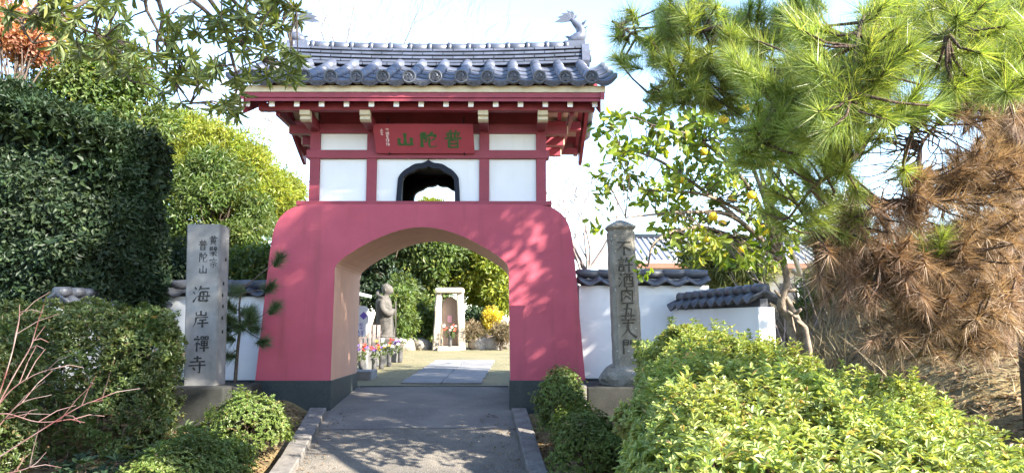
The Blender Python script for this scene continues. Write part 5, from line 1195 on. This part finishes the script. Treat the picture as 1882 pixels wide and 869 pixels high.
# ---- the big pine
pn = thing('pine_tree', 'large pine with green and dead brown needle tufts on the earth bank', 'tree', (3.75, 5.7, gz1(3.75, 5.7)))
tr_pts = [Vector((3.9, 5.75, gz1(3.9, 5.75) - .2)), at(1900, 420, 5.4), at(1868, 300, 5.2), at(1842, 225, 5.1), Vector((3.3, 5.3, 3.6)), Vector((3.6, 5.7, 4.7)), Vector((3.6, 6.0, 6.2))]
mb = MB(); trc = cr_spline(tr_pts, 5); mb.tube(trc, list(np.interp(np.linspace(0, 1, len(trc)), [0, .3, .6, 1], [.17, .13, .10, .03])), 10); mb.build('trunk', M['pinebark'], pn)
BR = [
 [(1842, 225, 5.1), (1800, 185, 4.9), (1700, 190, 4.5), (1610, 235, 4.1)],
 [(1842, 225, 5.1), (1760, 110, 4.8), (1600, 75, 4.5), (1450, 70, 4.4), (1330, 50, 4.5), (1200, 75, 4.6), (1125, 40, 4.7)],
 [(1760, 110, 4.8), (1660, 70, 4.0), (1590, 30, 3.3), (1565, 170, 3.1)],
 [(1600, 75, 4.5), (1500, 110, 4.0), (1430, 180, 3.7), (1400, 260, 3.6)],
 [(1330, 50, 4.5), (1280, 110, 4.5), (1230, 150, 4.5), (1190, 170, 4.6)],
 [(1868, 300, 5.2), (1790, 330, 4.8), (1690, 365, 4.5), (1580, 395, 4.3), (1500, 430, 4.3)],
 [(1885, 360, 5.3), (1820, 420, 4.9), (1740, 470, 4.6), (1660, 490, 4.5), (1590, 470, 4.5)],
 [(1895, 410, 5.4), (1830, 500, 5.0), (1760, 550, 4.7), (1700, 590, 4.6)],
 [(1895, 410, 5.4), (1880, 520, 4.9), (1830, 570, 4.6), (1795, 585, 4.5)],
 [(1895, 410, 5.4), (1850, 560, 5.0), (1760, 630, 4.8), (1650, 640, 4.7)],
 [(1842, 225, 5.1), (1850, 80, 4.2), (1800, 20, 3.6), (1740, 60, 3.2)],
 [(1850, 80, 4.2), (1870, 100, 3.6), (1850, 140, 3.3)],
 [(1610, 235, 4.1), (1560, 300, 3.9), (1500, 340, 3.9), (1450, 400, 4.0)],
 [(1700, 190, 4.5), (1670, 260, 4.0), (1660, 300, 3.8)],
 [(1700, 365, 4.5), (1690, 280, 4.6), (1720, 230, 4.6)],
]
mb = MB(); ctl = []
for pl in BR:
    c = cr_spline([at(*q) for q in pl], 6); ctl += c; mb.tube(c, list(np.linspace(.036 if len(pl) > 4 else .018, .006, len(c))), 7, cap=False)
# upper crown, above the picture
hi = []
for k in range(7):
    z = random.uniform(4.8, 6.6); s_ = trc[-1].lerp(trc[-10], random.random()); a = random.uniform(0, 6.28); e_ = Vector((s_.x + math.cos(a) * random.uniform(1.2, 2.3), s_.y + math.sin(a) * random.uniform(1.0, 2.0), z))
    if e_.y < 5.6: e_.y = 5.6 + 1.5 * random.random()
    c = cr_spline([s_, s_.lerp(e_, .5) + Vector((0, 0, .15)), e_], 6); hi += c[5:]; mb.tube(c, list(np.linspace(.04, .01, len(c))), 6, cap=False)
mb.build('limbs', M['pinebark'], pn)
def pine_area(x0, x1, y0, y1, n, Y0, Y1): return area_tips(x0, x1, y0, y1, n, Y0, Y1)
green = pine_area(1120, 1220, 10, 130, 12, 4.3, 4.9) + pine_area(1200, 1500, -10, 140, 105, 4.1, 5.0) + pine_area(1200, 1400, 110, 195, 46, 4.2, 4.9) + pine_area(1340, 1580, 100, 310, 105, 3.4, 4.5) + pine_area(1450, 1660, 0, 250, 64, 3.0, 4.0) + pine_area(1600, 1910, -20, 195, 130, 3.0, 4.6) + pine_area(1400, 1580, 310, 440, 24, 3.8, 4.8) + pine_area(1480, 1560, 420, 480, 7, 4.2, 4.9) + [at(1660, 312, 3.8), at(1650, 195, 4.0), at(1520, 240, 3.4), at(1570, 130, 3.1), at(1735, 430, 4.4), at(1690, 440, 4.5)]
brown = pine_area(1740, 1895, 170, 330, 60, 4.4, 5.0) + pine_area(1480, 1600, 440, 560, 22, 4.3, 4.9) + pine_area(1580, 1860, 570, 665, 40, 4.5, 5.1) + pine_area(1790, 1890, 530, 620, 12, 4.4, 5.0) + pine_area(1600, 1760, 470, 600, 24, 4.4, 5.0) + [at(1690, 215, 4.1), at(1700, 230, 4.3)] + pine_area(1640, 1890, 315, 430, 100, 4.3, 5.2) + pine_area(1490, 1680, 375, 480, 46, 4.1, 4.9) + pine_area(1520, 1890, 425, 570, 115, 4.3, 5.3) + pine_area(1630, 1780, 550, 630, 34, 4.4, 5.1) + pine_area(1770, 1882, 470, 560, 14, 4.5, 5.2) + [at(1795, 590, 4.4), at(1640, 520, 4.5), at(1600, 560, 4.6)]
up_g = [c + Vector((random.gauss(0, .28), random.gauss(0, .28), random.gauss(0, .16))) for c in hi for _ in range(2)]
mb = MB()
def shoot_dirs(lst, sag, pool):
    ds = []
    for q in lst:
        c = min(pool, key=lambda k_: (k_ - q).length); d = q - c; m_ = c.lerp(q, .5) + Vector((random.gauss(0, .02), random.gauss(0, .02), -.02)); mb.tube([c, m_, q], [.009, .0065, .005], 4, cap=False)
        d = d.normalized() if d.length > .03 else Vector((-.5, -.3, .3)); ds.append(d + Vector((-.25, -.25, sag)) + Vector((random.gauss(0, .25), random.gauss(0, .25), random.gauss(0, .2))))
    return np.array(ds)
dg = shoot_dirs(green, .45, ctl); db = shoot_dirs(brown, -.45, ctl); du = shoot_dirs(up_g, .5, hi)
for _ in range(150):      # fine dead twigs filling the gap below the live boughs
    q_ = at(random.uniform(1540, 1800), random.uniform(190, 390), random.uniform(4.1, 5.2)); c_ = min(ctl, key=lambda k_: (k_ - q_).length)
    mb.tube(cr_spline([c_, c_.lerp(q_, .5) + Vector((random.gauss(0, .05), random.gauss(0, .05), random.gauss(0, .05))), q_], 3), list(np.linspace(.006, .002, 7)), 4, cap=False)
mb.build('twigs', M['pinebark'], pn)
leaves('green_needles', *needles(np.array(green), dg, 210, .140, .0034, (.2, 1.25), .15), L_['needle'], pn, T_N)
leaves('upper_needles', *needles(np.array(up_g), du, 140, .13, .0046, (.25, 1.3), .16), L_['needle'], pn, T_N)
leaves('dead_needles', *needles(np.array(brown), db, 125, .15, .0036, (.1, 1.15), .16), L_['brownneedle'], pn, T_N)

# ---- unseen trees added on the bank to shade gate, yard and hedge
tree('added_shade_tree', 'tall dense evergreen added on the bank out of view to shade the gate', (7.0, 7.0, gz1(7.0, 7.0)), 3.4, (-.1, 0), (6.4, 6.9, 6.4), (1.8, 1.7, 1.8), 95, 210, .46, (.13, .06), 'dark', r0=.16)
tree('added_shade_tree', 'tallest evergreen added on the bank out of view to shade gate and inscribed pillar', (7.3, 4.2, gz1(7.3, 4.2)), 5.4, (-.1, 0), (6.6, 4.2, 9.8), (1.8, 1.6, 2.3), 112, 230, .48, (.13, .06), 'dark', r0=.2)
tree('added_shade_tree', 'slender evergreen added on the bank out of view to shade the clipped hedge', (7.4, .9, gz1(7.4, .9)), 5.4, (-.1, 0), (6.8, .8, 9.8), (1.5, 1.2, 1.6), 30, 170, .42, (.13, .06), 'dark', r0=.16)
tree('added_shade_tree', 'evergreen added on the bank behind the pine to shade the yard', (6.8, 9.5, gz1(6.8, 9.5)), 2.4, (-.1, 0), (6.5, 9.3, 6.0), (1.3, 1.1, 1.1), 40, 200, .4, (.13, .06), 'dark', r0=.12)
# ---- undergrowth on the bank
bank = [(1545, 470, 640, 10.5, 70, 'mid', 'tangled sunlit thicket on the bank behind the citrus trunk', (.09, .03)), (1650, 430, 600, 10.0, 70, 'grass', 'dry mottled thicket on the bank under the dead pine boughs', (.12, .02)), (1760, 400, 600, 9.5, 90, 'dark', 'shaded thicket on the bank behind the pine trunk', (.09, .04)), (1890, 130, 620, 8.6, 120, 'dark', 'dark tall bush closing the bank beside the pine trunk', (.09, .04))]
for px, a_, b_, Y, hw, lm, lab, lf in bank: bush_at('thicket_bush', lab, px, a_, b_, Y, hw, 26, 330, .32, lf, lm, .6)
bush_at('bamboo_grass', 'clump of bamboo grass leaning over the low wall coping', 1345, 445, 545, 11.8, 75, 30, 240, .28, (.22, .018), 'grass', .5, gz=1.0, T=T_B)
bush_at('leafy_bush', 'small leafy bush at the end of the wall coping', 1275, 445, 500, 12.4, 28, 9, 160, .2, (.08, .035), 'mid', .3, gz=1.0)
# dry grass and canes
def blades(n, xr, yr, h, wd, lmat, name, dens=None, lean=.5, lift=0.0):
    x = rng.uniform(*xr, n); y = rng.uniform(*yr, n); 
    if dens is not None: k_ = dens(x, y) > rng.uniform(0, 1, n); x, y = x[k_], y[k_]
    z = ground_z(x, y) - .03 + lift; n = len(x); ax = rnd_dir(n) * lean + [0, 0, 1]
    o = leaves(name, np.column_stack([x, y, z]), ax, rnd_dir(n), h * rng.uniform(.4, 1.2, n), wd, L_[lmat], None, T_B); o['kind'] = 'stuff'; return o
tag(blades(3600, (2.95, 6.5), (7.6, 11.5), .42, .011, 'dry', 'dry_grass', lambda x, y: .25 + .75 * (np.sin(x * 5) * np.sin(y * 4) > -.2), .8), 'dry straw-coloured grass covering the top of the earth bank', 'grass')
tag(blades(1500, (3.1, 6.5), (4.6, 7.6), .22, .009, 'dry', 'dry_grass', lambda x, y: (np.sin(x * 4 + 1) * np.sin(y * 3.4) > .25) * 1.0, 1.2), 'sparse dry grass tufts on the bare face of the earth bank', 'grass')
for i, (a_, b_) in enumerate((((1395, 560), (1310, 470)), ((1420, 570), (1370, 460)), ((1380, 600), (1440, 470)), ((1500, 620), (1440, 440)), ((1520, 600), (1560, 450)), ((1330, 540), (1430, 480)), ((1600, 590), (1520, 480)))):
    pass
cn = thing('dead_canes', 'tangle of pale dead canes behind the low wall end', 'canes', (3.2, 9.4, gz1(3.2, 9.4)))
for _ in range(46):
    x, y = random.uniform(3.25, 4.5), random.uniform(9.5, 11); b = Vector((x, y, gz1(x, y) - .05)); e_ = b + Vector((random.gauss(-.15, .4), random.gauss(-.1, .25), random.uniform(.5, 1.25))); MB().tube(cr_spline([b, b.lerp(e_, .6) + Vector((random.gauss(0, .06), 0, .12)), e_], 4), list(np.linspace(.010, .004, 9)), 5, cap=False).build('cane', M['paletwig'] if random.random() < .5 else M['palebark'], cn)
# ---- fallen leaves, needles and ground cover
def litter(n, xr, yr, size, lmat, name, lab):
    x = rng.uniform(*xr, n); y = rng.uniform(*yr, n); z = ground_z(x, y) - .018; m_ = rnd_dir(n); m_[:, 2] *= .25
    o = leaves(name, np.column_stack([x, y, z]), m_, np.tile([0, 0, 1.0], (n, 1)) + rnd_dir(n) * .5, size * rng.uniform(.5, 1.3, n), size * .45, L_[lmat]); tag(o, lab, 'leaves', kind='stuff')
litter(5200, (-5.5, -2.5), (3.5, 10.2), .085, 'litter', 'fallen_leaves', 'brown fallen leaves lying in the planting bed by the inscribed pillar')
def path_litter():
    n = 420; y = rng.uniform(4, 10.2, n); sd = rng.uniform(0, 1, n) < .5; d = np.abs(rng.normal(0, .22, n)); l = -2.30 + (10.4 - y) * .0745; r = .045 + (10.4 - y) * .068
    x = np.where(sd, l + .02 + d, r - .02 - d); z = path_z(y) + .022; m_ = rnd_dir(n); m_[:, 2] *= .15
    tag(leaves('fallen_leaves', np.column_stack([x, y, z]), m_, np.tile([0, 0, 1.0], (n, 1)) + rnd_dir(n) * .3, .05 * rng.uniform(.4, 1.3, n), .02, L_['litter']), 'scattered small fallen leaves along both edges of the path', 'leaves', kind='stuff')
path_litter()
litter(2600, (.35, 1.6), (4.5, 10.0), .07, 'litter', 'fallen_leaves', 'brown fallen leaves lying beside the kerb below the concrete block')
litter(9000, (2.8, 6.8), (3.5, 9.5), .07, 'litter', 'fallen_leaves', 'dead leaves and needles strewn over the earth bank')
def ground_plant(name, label, loc, r_, n, leaf, lmat, group=None):
    loc = Vector(loc); t = thing(name, label, 'plant', loc, group); c = np.array([(loc.x + random.gauss(0, r_), loc.y + random.gauss(0, r_), loc.z + random.uniform(.04, .22)) for _ in range(n)])
    mb = MB()
    for q_ in c: mb.tube([(q_[0] * .7 + loc.x * .3, q_[1] * .7 + loc.y * .3, loc.z - .03), q_], [.005, .004], 4, cap=False)
    mb.build('stems', M['twig'], t)
    q_, ax_, n_ = rosettes(c, np.tile([0, -.1, 1.0], (n, 1)), 7, 1.3); k_ = len(q_); leaves('foliage', q_, ax_, n_, leaf[0] * rng.uniform(.6, 1.2, k_), leaf[1], L_[lmat], t, T_L)
    return t
for i, (x, y, lab) in enumerate(((-3.35, 7.6, 'broad-leaved seedling clump under the hedge corner'), (-3.75, 7.15, 'broad-leaved dark ground plant beneath the clipped hedge'), (-3.3, 8.5, 'pale broad-leaved plant at the concrete base of the inscribed pillar'), (-4.1, 6.3, 'dark leafy ground plant among fallen leaves by the sunlit hedge'), (-3.55, 6.2, 'glossy ground plant between azalea bush and hedge'), (-3.9, 5.4, 'leafy ground plant under the bare red twigs'))):
    ground_plant('ground_plant', lab, (x, y, gz1(x, y) - .03), .17, 26, (.10, .04), 'mid' if i in (0, 2) else 'dark')
for i, (x, y, lab) in enumerate(((.55, 5.4, 'lush yellow-green leaves spilling on the kerb before the azalea hedge'), (.50, 6.4, 'young leafy plant at the foot of the azalea hedge by the kerb'))):
    ground_plant('ground_plant', lab, (x, y, gz1(x, y) - .03), .14, 24, (.09, .032), 'azalea')
tag(blades(2600, (-5.4, -2.55), (4.2, 10.3), .10, .007, 'grass', 'grass', lambda x, y: (np.sin(x * 6) * np.sin(y * 5) > .1) * 1.0, 1.0), 'short grass tufts in the planting bed beside the kerb', 'grass')
x = np.concatenate([rng.normal(-2.33, .05, 300), rng.normal(.12, .05, 300)]); 
tag(blades(9000, (-6.5, 2.5), (14.5, 23), .05, .006, 'dry', 'dry_grass', lambda x, y: ((x < -1.8) | (x > -.1)) * (np.sin(x * 3) * np.sin(y * 2.3) > -.3), 1.2, lift=.02), 'short yellowed turf on the yard behind the gate', 'grass')

# ---- bare trees
def bare_tree(name, label, base, h, px_dir, rad, depth, kids=(2, 4), spread=.5, limbs=6, mat='paletwig'):
    base = Vector(base); t = thing(name, label, 'tree', base); mb = MB(); top = base + Vector(px_dir).normalized() * h
    mb.tube([base - Vector((0, 0, .2)), base.lerp(top, .5) + Vector((.08, 0, 0)), top], [rad, rad * .8, rad * .6], 8); mb.build('trunk', M[mat], t); mb = MB()
    for _ in range(limbs):
        d = Vector((random.gauss(0, .5), random.gauss(0, .35), random.uniform(.4, 1))); branchy(mb, base.lerp(top, random.uniform(.7, 1)), d, h * .55, rad * .42, depth, spread, 4, .2, 5, kids, rmin=.0045)
    mb.build('branches', M[mat], t); return t
random.seed(5)
bare_tree('bare_tree', 'bare grey tree behind the wall beside the gate flank', (1.3, 14.0, .7), 1.9, (.05, 0, 1), .075, 4, (2, 3), .5, 7)
bare_tree('bare_tree', 'tall bare tree showing thin twigs above the roof ridge', (-4.5, 21.5, 1.0), 5.6, (.17, 0, 1), .13, 4, (2, 4), .42, 9)
bare_tree('bare_tree', 'thin bare tree behind the yellow-green trees beside the eaves', (-7.0, 19.5, 1.0), 3.4, (0, 0, 1), .08, 4, (2, 3), .45, 7)
# ---- house beyond the wall
hs = thing('house', 'house with pale tiled roof far behind the citrus tree', 'house', (7.6, 27, float(path_z(27))))
z0 = float(path_z(27)); rid = at(1260, 436, 28).z; eav = at(1260, 484, 26).z; xa, xb = 4.2, 11.5
MB().box(xa + .5, xb - .5, 26.6, 31, z0 - .2, eav + .05).build('wall', pm('cream_wall', (.62, .56, .46), (.56, .5, .42), 3, .85), hs)
M['paletile'] = pm('pale_roof', (.36, .36, .37), (.29, .29, .30), 6, .5, .3, 30)
mb = MB(); mb.prism_x([(25.9, eav), (28.8, rid - .05), (31.7, eav), (31.7, eav + .1), (28.8, rid + .06), (25.9, eav + .1)], xa, xb); rf = mb.build('roof', M['paletile'], hs)
for k in range(34): xx = xa + .1 + k * (xb - xa - .2) / 33; MB().tube([(xx, 25.9, eav + .11), (xx, 28.8, rid + .07)], .05, 5).build('tile_roll', M['paletile'], rf)
MB().tube([(xa, 28.8, rid + .10), (xb, 28.8, rid + .10)], .13, 8).build('roof_ridge', M['tiledark'], rf)
MB().box(xa, xb, 25.88, 25.96, eav - .16, eav + .0).build('eave_board', pm('brown_board', (.24, .11, .07), (.2, .09, .06), 8), hs)
for k in range(3):
    xx = 5.4 + k * 1.9; w_ = MB().box(xx, xx + 1.2, 26.54, 26.6, z0 + .9, z0 + 1.9).build('window', M['vase'], hs); MB().box(xx + .57, xx + .63, 26.52, 26.54, z0 + .9, z0 + 1.9).build('mullion', M['whitepaint'], w_)

for o in bpy.data.objects:
    if o.parent is not None and o.name.split('.')[0] in ('limbs', 'stems', 'twigs', 'branches', 'blooms', 'leaves'): o['kind'] = 'stuff'
